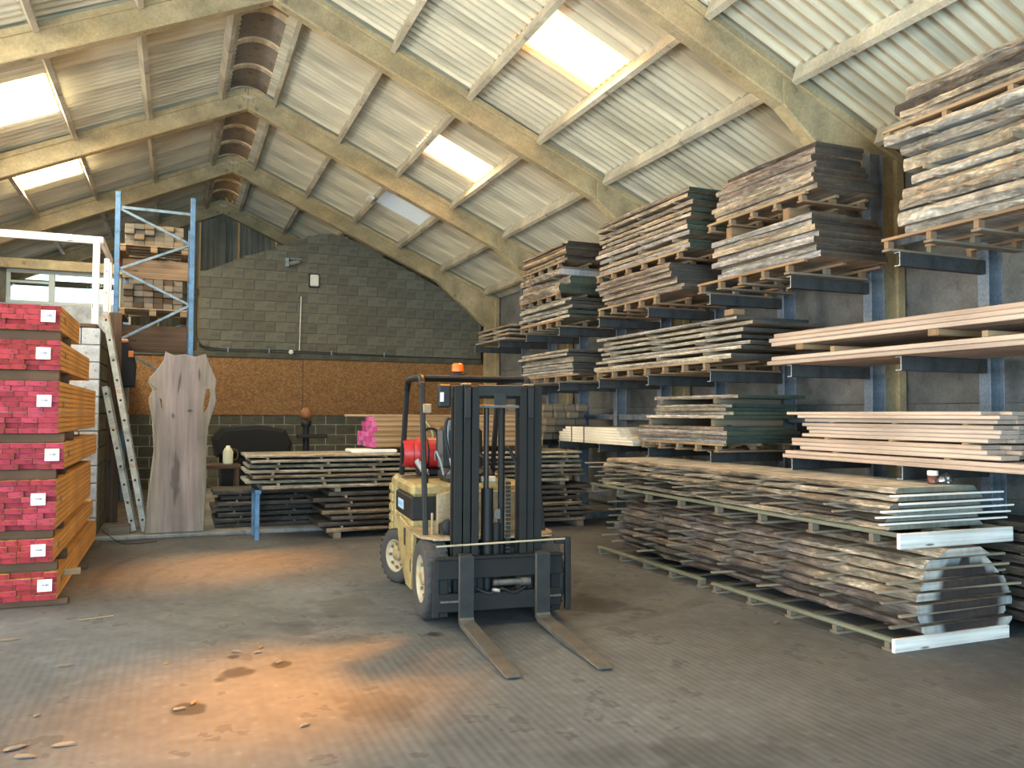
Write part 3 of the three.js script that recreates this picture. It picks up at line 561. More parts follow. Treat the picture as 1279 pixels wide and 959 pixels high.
// second bay: two loads one above the other
pallet({ x0: 5.5, x1: 6.5, d0: 6.12, d1: 7.85, y: LV[2], label: 'brown skid pallet under the grey slabs on the top arms beside the concrete column', mat: 1, step: 0.36 });
y = stack({ x: XC - 0.09, d0: 5.95, d1: 7.55, y0: LV[2] + 0.116, where: 'the pale stack beside column', look: 'pale grey waney slab', group: G, layers: mk(7, 0.056, (i) => 0.82 + 0.02 * (i % 3), 0.003, (i) => ({ edge: ['blue', 'barkGrey', 'blue', 'blue', 'barkTan', 'barkGrey', 'blue'][i], face: 'brown', end: 'endB', dd: i === 2 ? 0 : 0 })), sticks: 2, stickOut: -0.1, base: { wav: 0.035, jig: 0.35 } });
pallet({ x0: 5.5, x1: 6.3, d0: 6.1, d1: 7.66, y: y + 0.13, h: 0.1, label: 'thin skid pallet between pale grey slabs and barky planks by the concrete column', mat: 0, step: 0.36 });
for (const d of [6.4, 7.3]) single('bearer', cbox(0.75, 0.126, 0.09, 0.006), M.pallet[1], `short wooden bearer under the thin skid pallet, ${d < 7 ? 'nearer' : 'farther'} of the two by the column`, 'bearer', [5.9, y + 0.065, -d]);
y = stack({ x: XC - 0.17, d0: 5.95, d1: 7.6, y0: y + 0.232, where: 'the barky stack beside column', look: 'dark barky waney plank', group: G, layers: mk(8, (i) => [0.045, 0.05, 0.05, 0.055, 0.06, 0.06, 0.06, 0.05][i], (i) => 0.72 - 0.025 * i, 0.004, (i) => ({ edge: ['barkTan', 'bark', 'barkTan', 'barkGrey', 'barkPink', 'bark', 'barkPink', 'barkDark'][i], face: 'brown', end: 'endB', k: 1 - 0.01 * i })), sticks: 2, stickOut: -0.1, base: { wav: 0.06, jig: 0.6 } });

// third bay
pallet({ x0: 5.5, x1: 6.5, d0: 8.7, d1: 10.25, y: LV[2], label: 'pale skid pallet on the top arms under the curved reddish planks', mat: 0, step: 0.36 });
y = stack({ x: XC - 0.02, d0: 8.35, d1: 10.28, y0: LV[2] + 0.116, where: 'the reddish stack on top arms', look: 'reddish grey waney plank', group: G, layers: mk(9, 0.036, 0.98, 0.004, (i) => ({ edge: ['barkPink', 'bark', 'barkTan', 'barkPink', 'bark', 'barkPink', 'bark', 'barkPink', 'bark'][i], face: 'brown', end: 'dark', k: 1 + 0.0 * i, dd: -0.06 * (8 - i) * 0.4 })), sticks: 2, stickOut: -0.1, base: { wav: 0.04, jig: 0.5 } });
pallet({ x0: 5.5, x1: 6.5, d0: 8.1, d1: 10.3, y: y + 0.003, h: 0.1, label: 'skid pallet between the reddish stack and the tall green ended stack', mat: 0, step: 0.4 });
y = stack({ x: XC - 0.01, d0: 7.98, d1: 10.25, y0: y + 0.105, where: 'the tall green ended stack', look: 'weathered plank with green tinged end', group: G, sticks: 3, layers: mk(10, (i) => [0.05, 0.045, 0.05, 0.05, 0.045, 0.04, 0.045, 0.05, 0.045, 0.045][i], (i) => 0.98 - 0.01 * (i % 3), (i) => [0.012, 0.045, 0.018, 0.02, 0.035, 0.02, 0.035, 0.03, 0.012, 0][i], (i) => ({ edge: ['blue', 'barkTan', 'blue', 'barkGrey', 'bark', 'barkGrey', 'barkTan', 'bark', 'barkTan', 'bark'][i], face: 'brown', end: 'green' })), base: { wav: 0.03, jig: 0.4 } });

// fourth bay
pallet({ x0: 5.5, x1: 6.5, d0: 11.45, d1: 13.1, y: LV[2], label: 'orange skid pallet on the top arms in the farthest full bay', mat: 1, step: 0.36 });
y = stack({ x: XC, d0: 11.2, d1: 13.2, y0: LV[2] + 0.116, where: 'the lowest farthest-bay top stack', look: 'bowed grey plank', group: G, sticks: 2, layers: mk(5, (i) => [0.04, 0.05, 0.05, 0.045, 0.045][i], 0.96, (i) => [0.03, 0.025, 0.01, 0.01, 0][i], (i) => ({ edge: ['pale', 'blue', 'barkGrey', 'pale', 'barkGrey'][i], face: 'olive', end: i === 1 ? 'green' : 'dark', bow: 0.0 })), base: { wav: 0.04 } });
pallet({ x0: 5.5, x1: 6.5, d0: 11.55, d1: 13.1, y: y + 0.005, h: 0.1, label: 'orange skid pallet under the big barky beams in the farthest bay', mat: 1, step: 0.36 });
y = stack({ x: XC, d0: 11.45, d1: 13.15, y0: y + 0.108, where: 'the barky farthest-bay stack', look: 'heavy barky beam with green end', group: G, sticks: 2, layers: [[0.14, 0.92, 0, { edge: 'bark', face: 'olive', end: 'green' }], [0.12, 0.9, 0.02, { edge: 'bark', face: 'olive', end: 'green' }], [0.1, 0.85, 0, { edge: 'bark', face: 'olive', end: 'blue' }]], base: { wav: 0.08, jig: 0.7 } });
pallet({ x0: 5.5, x1: 6.5, d0: 11.4, d1: 13.05, y: y + 0.004, h: 0.09, label: 'thin skid pallet under the brown planks in the farthest bay', mat: 2, step: 0.36 });
stack({ x: XC, d0: 11.3, d1: 13.0, y0: y + 0.098, where: 'the brown farthest-bay stack', look: 'brown waney plank', group: G, sticks: 2, layers: mk(7, 0.034, (i) => 0.96 - 0.02 * (i % 2), (i) => i < 4 ? 0.012 : 0.004, (i) => ({ edge: ['red', 'barkTan', 'brown', 'barkTan', 'red', 'bark', 'barkTan'][i], face: 'brown', end: 'endB' })), base: { wav: 0.03 } });
// loose boards beyond
stack({ x: 5.95, d0: 13.9, d1: 15.6, y0: LV[2] + 0.001, where: 'the far loose boards', look: 'pale loose board', group: G, sticks: 2, layers: mk(4, 0.035, 0.8, (i) => i ? 0.03 : 0.05, (i) => ({ edge: ['blue', 'tan', 'pale', 'tan'][i], face: 'tan', dd: -0.08 * i })), base: { wav: 0.02 } });

// second level: long grey boards, a farther grey stack, sawn boards
pallet({ x0: 5.5, x1: 6.55, d0: 7.45, d1: 10.3, y: LV[1], label: 'cream skid pallet on the middle arms under the long grey boards', mat: 0, step: 0.42 });
stack({ x: XC, d0: 7.2, d1: 10.45, y0: LV[1] + 0.116, where: 'the long middle-arm stack', look: 'long silvery grey board', group: G, sticks: 3, layers: mk(7, (i) => [0.05, 0.035, 0.035, 0.035, 0.04, 0.035, 0.035][i], (i) => 0.98 - 0.02 * (i % 2), (i) => [0.045, 0.012, 0.035, 0.03, 0.03, 0.02, 0][i], (i) => ({ edge: ['pale', 'pale', 'blue', 'pale', 'pale', 'barkTan', 'blue'][i], face: 'brown', end: 'dark', dd: [0, -0.1, -0.2, -0.05, -0.15, -0.2, -0.1][i] })), base: { wav: 0.025 } });
single('wood_block', cbox(0.16, 0.07, 0.16, 0.006), M.tan[0], 'short orange wood block resting on the end of the long grey boards', 'block', [5.75, 2.80, -7.5]);
pallet({ x0: 5.5, x1: 6.5, d0: 10.9, d1: 12.95, y: LV[1], label: 'skid pallet on the middle arms behind the forklift mast top', mat: 1, step: 0.42 });
stack({ x: XC, d0: 11.2, d1: 13.2, y0: LV[1] + 0.116, where: 'the stack above forklift mast', look: 'short grey plank', group: G, sticks: 2, layers: mk(8, 0.04, (i) => 0.98 - 0.03 * (i % 3), (i) => i > 4 ? 0.014 : 0.006, (i) => ({ edge: ['grey', 'barkGrey', 'blue', 'barkGrey', 'grey', 'bark', 'barkGrey', 'grey'][i], face: 'olive', end: 'dark', dd: -0.06 * (i % 3) })), base: { wav: 0.02 } });

function sawnStack({ x0, nx, bw, d0, d1, y0, n, t, gaps = {}, where, mats, endJ = 0.05, look = 'pale pink sawn board', group }) {
  const r = rng(seedN++); let yy = y0; const gs = [0, 1, 2].map((k) => d1 - d0 - k * 0.04), geo = gs.map((L) => cbox(bw - 0.004, t - 0.0015, L, 0.003));
  for (let k = 0; k < n; k++) {
    for (let i = 0; i < nx; i++) {
      const q = Math.floor(r() * 3), edge = ordinal[i];
      single('sawn_board', geo[q], mats[Math.floor(r() * mats.length)], `${look}, ${edge} row back, ${nth(n - 1 - k, n)} layer, ${where}`, 'board', [x0 + bw * (i + 0.5) - (i === 0 ? r() * 0.012 : 0), yy + t / 2, -(d0 + d1) / 2 + (r() - 0.5) * endJ * 2], group);
    }
    yy += t;
    if (gaps[k]) { for (const [f, fn] of [[0.12, 'nearest'], [0.45, 'middle'], [0.8, 'farthest']]) single('spacer_stick', cbox(nx * bw, gaps[k] - 0.001, 0.05, 0.003), M.tan[1], `${fn} pale spacer strip above the ${nth(n - 1 - k, n)} layer, ${where}`, 'stick', [x0 + nx * bw / 2, yy + gaps[k] / 2, -(d0 + (d1 - d0) * f)], 'spacer strips between the sawn boards'); yy += gaps[k]; }
  }
  return yy;
}
y = sawnStack({ x0: 5.5, nx: 5, bw: 0.2, d0: 2.3, d1: 6.64, y0: LV[1] + 0.002, n: 2, t: 0.04, gaps: { 1: 0.05 }, where: 'lower pile on middle arms', mats: M.pale, group: 'sawn boards on the middle arms' });
for (const [d, dn] of [[3.2, 'nearest'], [4.7, 'middle'], [6.2, 'farthest']]) single('spacer_stick', cbox(1.0, 0.052, 0.1, 0.004), M.tan[2], `${dn} chunky spacer bearer between the two sawn piles on middle arms`, 'stick', [6.0, y + 0.027, -d], 'bearers between the sawn pairs');
y = sawnStack({ x0: 5.5, nx: 5, bw: 0.2, d0: 2.3, d1: 6.58, y0: y + 0.055, n: 3, t: 0.04, where: 'upper pile on middle arms', mats: M.pale, group: 'sawn boards on the middle arms' });
for (const [d, nm] of [[6.15, 'farther'], [4.95, 'nearer']]) single('wood_block', cbox(0.4, 0.08, 0.1, 0.006), M.pallet[1], `${nm} loose brown batten lying across the sawn boards on the middle arms`, 'block', [6.25, y + 0.041, -d]);
// lowest level
y = sawnStack({ x0: 5.5, nx: 5, bw: 0.2, d0: 3.1, d1: 6.42, y0: LV[0] + 0.002, n: 2, t: 0.036, gaps: { 1: 0.012 }, where: 'bottom pile on lowest arms', mats: M.pale, group: 'sawn boards on the lowest arms', look: 'long pale sawn board' });
y = sawnStack({ x0: 5.52, nx: 5, bw: 0.2, d0: 4.2, d1: 6.3, y0: y + 0.001, n: 3, t: 0.036, gaps: { 2: 0.014 }, where: 'second pile on lowest arms', mats: M.pale, group: 'sawn boards on the lowest arms', endJ: 0.09 });
y = sawnStack({ x0: 5.54, nx: 5, bw: 0.2, d0: 4.22, d1: 6.24, y0: y + 0.001, n: 5, t: 0.033, gaps: { 3: 0.01 }, where: 'third pile on lowest arms', mats: M.pale, group: 'sawn boards on the lowest arms', endJ: 0.09 });
y = sawnStack({ x0: 5.5, nx: 4, bw: 0.2, d0: 4.2, d1: 6.28, y0: y + 0.001, n: 2, t: 0.03, where: 'uppermost pile on lowest arms', mats: [M.pale[1]], group: 'sawn boards on the lowest arms', endJ: 0.1 });
pallet({ x0: 5.5, x1: 6.5, d0: 7.38, d1: 9.08, y: LV[0], h: 0.1, label: 'cream skid pallet on the lowest arms under the purple grey planks', mat: 0, step: 0.38 });
y = stack({ x: XC, d0: 7.3, d1: 9.2, y0: LV[0] + 0.101, where: 'the purplish lowest-arm bundle', look: 'purplish grey plank with green end', group: G, sticks: 2, layers: mk(4, 0.042, 0.98, (i) => i === 3 ? 0 : 0.003, (i) => ({ edge: ['blue', 'barkPink', 'blue', 'barkPink'][i], face: 'olive', end: 'green' })), stickOut: -0.2, base: { wav: 0.02 } });
for (const d of [7.6, 8.9]) single('bearer', cbox(0.95, 0.09, 0.08, 0.005), M.stick[0], `dark bearer above the purple grey bundle, ${d < 8 ? 'nearer' : 'farther'} of the two`, 'bearer', [6.0, y + 0.046, -d]);
y = stack({ x: XC, d0: 7.32, d1: 8.9, y0: y + 0.092, where: 'the weathered lowest-arm bundle', look: 'weathered striped plank with green end', group: G, sticks: 2, layers: mk(4, 0.036, 0.96, 0.004, (i) => ({ edge: ['pale', 'barkGrey', 'bark', 'barkGrey'][i], face: 'olive', end: 'green' })), stickOut: -0.2, base: { wav: 0.05 } });
for (const d of [7.6, 8.7]) single('bearer', cbox(0.9, 0.06, 0.06, 0.005), M.stick[1], `slim bearer under the single top plank on the lowest arms, ${d < 8 ? 'nearer' : 'farther'} one`, 'bearer', [6.0, y + 0.031, -d]);
single('waney_plank', plankGeo({ L: 1.65, w: 0.9, t: 0.04, seed: 808, edge: 'barkGrey', face: 'olive', end: 'green', wav: 0.04 }), M.wood, 'single curved plank lying over the weathered bundle on the lowest arms', 'plank', [XC, y + 0.062, -8.05], G);
// strapped white boards
{
  const t = thing('white_board_pack', 'strapped pack of white planed boards with stepped ends on the lowest arms', 'pack', [5.98, LV[0] + 0.002, -10.4]), r = rng(71);
  for (let k = 0; k < 6; k++) for (let i = 0; i < 5; i++) { const L = 2.3 - 0.16 * Math.abs(k - 0.5) - 0.06 * i * (k / 5), far = k < 4 ? 0.0 : 0.12 * (k - 3); mesh('board', cbox(0.184, 0.037, L, 0.003), M.white[(k * 5 + i) % 7 === 0 ? 1 : 0], t, [-0.46 + (i + 0.5) * 0.188, 0.019 + k * 0.038, -0.0 - (2.3 - L) / 2 + far + (r() - 0.5) * 0.02]); }
  for (const z of [-0.7, -0.3]) mesh('strap', merge([cbox(0.006, 0.235, 0.02, 0.001).translate(-0.466, 0.115, 0), cbox(0.95, 0.004, 0.02, 0.001).translate(0, 0.231, 0)]), M.strapDark, t, [0, 0, z]);
}
// dark squared beams beyond the white boards
{
  const r = rng(72); let n = 0; const rowN = ['bottom', 'second', 'third', 'fourth', 'top'];
  for (let k = 0; k < 5; k++) for (let i = 0; i < 4; i++) { const s = 0.115; single('squared_beam', cbox(s * 1.55, s, 1.7 + r() * 0.2, 0.008), k > 3 ? M.stick[0] : M.stick[(n++) % 2], `dark squared beam in the ${rowN[k]} row of the pile behind the forklift mast`, 'beam', [5.62 + i * 0.19, LV[0] + 0.003 + s / 2 + k * (s + 0.001), -13.0 + (r() - 0.5) * 0.15], 'squared beams at the far end of the rack'); }
}

// ---------------------------------------------------------------- sawn log stack on the floor at the right
pallet({ x0: 4.66, x1: 5.78, d0: 4.36, d1: 6.45, y: 0.0, h: 0.095, label: 'floor skid pallet with a white end board under the near end of the sawn log', green: true, endWhite: true, step: 0.5 });
pallet({ x0: 4.68, x1: 5.76, d0: 6.62, d1: 8.72, y: 0.0, h: 0.095, label: 'floor skid pallet under the far end of the sawn log', green: true, step: 0.5 });
{
  const ws = [0.80, 0.88, 0.92, 0.92, 0.88, 0.82, 0.70, 0.52], ts = 0.056, gap = 0.020, cy = 0.26; let yy = 0.097; const n = ws.length, r = rng(501), where = 'the sawn log on the floor';
  for (let k = 0; k < n; k++) {
    const topK = k < n - 1 ? clamp(ws[Math.min(k + 1, n - 1)] / ws[k], 0.8, 1.08) : 0.6, off = yy - 0.097 - cy, xo = (r() - 0.5) * 0.05, p = 5.36;
    const heart = (x, v) => { const q = Math.hypot((x - 0.05) / 0.36, (v + off + 0.08) / 0.34); return q < 1 ? [0.07, 0.046, 0.04] : [0.66, 0.63, 0.58]; };
    const g = plankGeo({ L: 4.3 - r() * 0.08, w: ws[k], t: ts, topK, seed: 5000 + k * 31, wav: 0.085, face: 'brown', edge: 'barkPink', jig: 0.85, lump: 0.9, heart, edgeFn: (f, s2, e) => (f > 0.74 + 0.1 * e && k > 2 ? [0.70, 0.59, 0.48] : [[0.33, 0.265, 0.25], [0.25, 0.21, 0.195], [0.36, 0.30, 0.285]][k % 3]) });
    single('log_slab', g, M.wood, `thick barky slab, ${nth(n - 1 - k, n)} in ${where}`, 'plank', [p + xo, yy, -6.5 + (r() - 0.5) * 0.04], 'slabs of the sawn log');
    yy += ts + 0.001;
    if (k < n - 1) {
      for (let i = 0; i < 7; i++) { const L = ws[k] + 0.16 + r() * 0.30, d = 4.42 + i * 0.69 + (r() - 0.5) * 0.1, s = single('spacer_stick', cbox(L, gap - 0.002, 0.03, 0.002), M.stick[Math.floor(r() * 3)], `spacer stick, ${ordinal[i]} from near end, under ${nth(n - 2 - k, n)} slab, sawn log`, 'stick', [p - 0.02 - r() * 0.05, yy + gap / 2, -d], 'spacer sticks in the sawn log'); s.rotation.y = (r() - 0.5) * 0.2; }
      yy += gap;
    }
  }
  for (const d of [4.6, 6.4, 8.4]) single('bearer', cbox(1.0, 0.714 - yy - 0.002, 0.09, 0.004), M.stick[1], `${d < 5 ? 'nearest' : d < 7 ? 'middle' : 'farthest'} bearer on top of the sawn log under the upper pallet`, 'bearer', [5.3, yy + (0.714 - yy) / 2, -d]);
  pallet({ x0: 4.72, x1: 5.84, d0: 4.36, d1: 8.98, y: 0.714, h: 0.11, label: 'long greenish pallet with a white end board between sawn log and planks', green: true, endWhite: true, step: 0.62 });
  yy = 0.826; const m = 6, w2 = 'the waney stack above the sawn log';
  for (let k = 0; k < m; k++) {
    const g = plankGeo({ L: 4.45 - r() * 0.1, w: [0.92, 0.94, 0.9, 0.94, 0.9, 0.84][k], t: [0.032, 0.034, 0.036, 0.034, 0.036, 0.04][k], seed: 6000 + k * 17, wav: 0.09, face: k === 5 ? 'grey' : 'brown', edge: ['bark', 'barkDark', 'bark', 'bark', 'barkGrey', 'bark'][k], end: 'olive', jig: 1.0, lump: 1.0, topK: 0.92 });
    single('waney_plank', g, M.wood, `wide weathered plank, ${nth(m - 1 - k, m)} in ${w2}`, 'plank', [5.3 + (r() - 0.5) * 0.05, yy, -6.72 + (r() - 0.5) * 0.06], 'planks above the sawn log');
    yy += [0.032, 0.034, 0.036, 0.034, 0.036, 0.04][k] + 0.001;
    if (k < m - 1) {
      for (let i = 0; i < 9; i++) { const L = 1.02 + r() * 0.42, d = 4.47 + i * 0.54 + (r() - 0.5) * 0.12, s = single('spacer_stick', cbox(L, 0.014, 0.026, 0.002), i === 0 ? M.whitewood : M.stick[Math.floor(r() * 3)], i === 0 ? `whitish near-end spacer stick under ${nth(m - 2 - k, m)} plank, stack above sawn log` : `spacer stick, ${ordinal[i]} from near end, under ${nth(m - 2 - k, m)} plank, stack above sawn log`, 'stick', [5.27 + (i === 0 ? 0.12 : 0) - r() * 0.06, yy + 0.0075, -d], 'spacer sticks above the sawn log'); s.rotation.y = (r() - 0.5) * (i === 0 ? 0.05 : 0.45); }
      yy += 0.016;
    }
  }
  // jar and crumpled foil left on top
  const j = thing('glass_jar', 'small jar of brown liquid with a pale lid on top planks', 'jar', [5.5, yy + 0.001, -4.72]);
  mesh('jar_body', lathe([[0, 0], [0.036, 0], [0.038, 0.01], [0.038, 0.062], [0, 0.062]], 18), std({ color: rgb(0.14, 0.05, 0.035), roughness: 0.25 }), j); mesh('lid', lathe([[0.0, 0.064], [0.036, 0.064], [0.04, 0.068], [0.04, 0.098], [0.034, 0.103], [0, 0.103]], 18), M.plastic, j);
  const fg = new THREE.IcosahedronGeometry(0.062, 3).toNonIndexed(), fp = fg.attributes.position; for (let i = 0; i < fp.count; i++) { const x = fp.getX(i), Y = fp.getY(i), z = fp.getZ(i), q = 0.85 + 0.35 * fbm(x * 8 + 3.1, z * 8 + Y * 5 + 2.2, 16, 16, 2, 9); fp.setXYZ(i, x * q * 1.1, Math.max(-0.03, Y * q * 0.85), z * q); } fg.computeVertexNormals();
  single('foil_ball', fg, M.chrome, 'crumpled silver foil ball beside the small jar', 'foil', [5.6, yy + 0.032, -4.70]);
}

stack({ x: 6.22, d0: 3.1, d1: 5.9, y0: 0.102, where: 'the dark pile behind sawn log', look: 'dark reddish board', group: 'boards on the rack feet', sticks: 3, stickOut: -0.1, layers: mk(9, 0.06, 0.46, 0.024, (i) => ({ edge: i % 2 ? 'barkDark' : 'endB', face: 'endB', end: 'endB' })), base: { wav: 0.02, jig: 0.2 } });
// ---------------------------------------------------------------- stacks behind the forklift
{
  const wl = 'the dark stack behind forklift', wu = 'the stickered stack behind forklift';
  for (const x of [2.0, 3.2, 4.4, 5.6]) single('bearer', cbox(0.1, 0.09, 0.95, 0.006), M.stick[1], `floor bearer under the dark stack, ${x < 2.1 ? 'leftmost' : x < 3.3 ? 'second from the left' : x < 4.5 ? 'third from the left' : 'rightmost'}`, 'bearer', [x, 0.045, -11.43]);
  let yy = stack({ axis: 'x', x: 11.43, d0: 1.72, d1: 5.85, y0: 0.091, where: wl, look: 'weathered slab darkened for shade', group: 'slabs behind the forklift', sticks: 5, stickOut: 0.02, jl: 0.2, layers: mk(7, 0.05, 0.92, 0.028, (i) => ({ edge: ['brown', 'barkDark', 'barkDark', 'brown', 'barkDark', 'barkDark', 'barkDark'][i], face: 'dark', end: i < 5 ? 'dark' : 'dark' })), base: { wav: 0.05, jig: 0.5 } });  // dark and barkDark tones put the shade into these slabs
  for (const x of [2.0, 3.1, 4.2, 5.3]) single('bearer', cbox(0.08, 0.06, 0.95, 0.006), M.stick[0], `bearer between the two slab stacks, ${x < 2.1 ? 'leftmost' : x < 3.2 ? 'second from the left' : x < 4.3 ? 'third from the left' : 'rightmost'}`, 'bearer', [x, yy + 0.031, -11.43]);
  yy = stack({ axis: 'x', x: 11.45, d0: 0.82, d1: 5.7, y0: yy + 0.063, where: wu, look: 'grey brown slab', group: 'slabs behind the forklift', sticks: 7, stickOut: 0.02, stickW: 0.035, jl: 0.12, layers: mk(7, (i) => [0.04, 0.036, 0.036, 0.036, 0.036, 0.036, 0.034][i], 0.96, (i) => i < 6 ? 0.030 : 0, (i) => ({ edge: ['bark', 'olive', 'brown', 'bark', 'olive', 'bark', 'barkTan'][i], face: 'olive', end: 'grey', k: i === 0 ? 0.92 : 1 })), base: { wav: 0.035, jig: 0.4 } });
  // blue trestle under the overhang
  const t = thing('blue_trestle', 'blue steel trestle post under the overhanging end of slab stack', 'trestle', [1.0, 0, -11.3]); const h = 0.66;
  mesh('post', cbox(0.06, h - 0.06, 0.06, 0.006, 'y'), M.blue, t, [0, (h - 0.06) / 2, 0.1]); mesh('post', cbox(0.06, h - 0.06, 0.06, 0.006, 'y'), M.blue, t, [0, (h - 0.06) / 2, -0.4]); mesh('top_beam', cbox(0.08, 0.06, 0.7, 0.006), M.blue, t, [0, h - 0.03, -0.15]);
  // bundle with pink painted ends on blocks
  for (const [x, nm] of [[2.95, 'left'], [4.6, 'right']]) single('wood_block', cbox(0.22, 0.07, 0.8, 0.006), M.darkboard, `dark support block under the ${nm} part of the pink ended bundle`, 'block', [x, yy + 0.036, -11.65]);
  single('white_sheet', cbox(0.62, 0.05, 0.5, 0.012), M.whitewood, 'low pale blue white slab lying under the pink ended bundle', 'sheet', [2.5, yy + 0.026, -11.25]);
  const b = thing('batten_bundle', 'bundle of pale battens with pink painted ends and green strap', 'bundle', [2.5, yy + 0.073, -11.08]), r = rng(611); let n0 = 11;
  for (let k = 0; k < 6; k++) { const n = [11, 10, 9, 8, 6, 5][k]; for (let i = 0; i < n; i++) { if (k === 5 && i === 1) continue; const L = 2.55, jx = (r() - 0.5) * 0.09, m = mesh('batten', cbox(L, 0.068, 0.094, 0.004, 'x'), M.tan[Math.floor(r() * 3)], b, [L / 2 + jx, 0.036 + k * 0.07, -0.05 - (i + (11 - n) * 0.42) * 0.097]); mesh('painted_end', cbox(0.05, 0.0685, 0.0945, 0.003), M.hot[Math.floor(r() * 3)], m, [-L / 2 + 0.022, 0, 0]); } }
  const top = mesh('batten', cbox(2.9, 0.03, 0.12, 0.004, 'x'), M.tan[1], b, [1.15, 0.437, -0.5]); top.userData.label = 'loose top board sticking out';
  mesh('strap', tube([[0.85, 0.0, 0.012], [0.83, 0.2, 0.0], [0.8, 0.32, -0.14], [0.76, 0.43, -0.3]], 0.012, 30, 6), M.strapGreen, b);
  // dark stack and clutter farther left
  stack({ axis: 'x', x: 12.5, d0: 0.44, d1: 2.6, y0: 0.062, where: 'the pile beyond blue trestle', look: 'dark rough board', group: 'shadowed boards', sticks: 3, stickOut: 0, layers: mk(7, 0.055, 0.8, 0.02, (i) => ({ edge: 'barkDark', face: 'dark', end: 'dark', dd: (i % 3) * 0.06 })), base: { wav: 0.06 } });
  const mc = thing('covered_machine', 'dark covered machine behind the leaning slab and slab stack', 'machine', [1.15, 0.06, -14.2]);
  mesh('cabinet', cbox(0.95, 0.9, 0.8, 0.03, 'y'), M.tarp, mc, [0, 0.45, 0]);
  const cg = extrudeXY([[-0.56, 0], [-0.6, 0.28], [-0.45, 0.46], [0.1, 0.5], [0.5, 0.44], [0.62, 0.2], [0.56, 0]], 0.95, 0.06); mesh('cover', cg, M.tarp, mc, [0, 0.9, 0]);
  const lm = thing('machine_stand', 'dark machine column with a rounded orange head behind slabs', 'machine', [2.1, 0.06, -14.6]);
  mesh('column', lathe([[0, 0], [0.2, 0], [0.2, 0.06], [0.06, 0.1], [0.05, 1.35], [0.09, 1.38], [0.09, 1.48], [0, 1.48]], 16), M.black, lm); mesh('head', lathe([[0, 1.48], [0.08, 1.5], [0.105, 1.56], [0.095, 1.64], [0.05, 1.69], [0, 1.70]], 20), std({ color: rgb(0.24, 0.09, 0.03), roughness: 0.5 }), lm); mesh('table', cbox(0.5, 0.06, 0.3, 0.01), M.black, lm, [0.1, 1.2, 0]);
  const bt = thing('plastic_can', 'cream plastic can with a dark handle beside the slab stack end', 'can', [0.74, 0.88, -13.2]);
  mesh('can_body', lathe([[0, 0], [0.07, 0], [0.075, 0.02], [0.075, 0.19], [0.05, 0.24], [0.03, 0.26], [0.03, 0.28], [0, 0.28]], 18), std({ color: rgb(0.8, 0.74, 0.5), roughness: 0.5 }), bt); mesh('handle', tube([[0.07, 0.06, 0], [0.13, 0.08, 0], [0.13, 0.2, 0], [0.06, 0.23, 0]], 0.012, 16, 6), M.darkboard, bt);
  const sh = thing('bench', 'low dark bench holding the cream can beside the slab stack', 'bench', [0.62, 0.06, -13.3]); mesh('bench_top', cbox(0.6, 0.06, 0.5, 0.008), M.darkboard, sh, [0, 0.788, 0]); for (const [x, z] of [[-0.25, -0.2], [0.25, -0.2], [-0.25, 0.2], [0.25, 0.2]]) mesh('leg', cbox(0.06, 0.758, 0.06, 0.006, 'y'), M.darkboard, sh, [x, 0.379, z]);
}

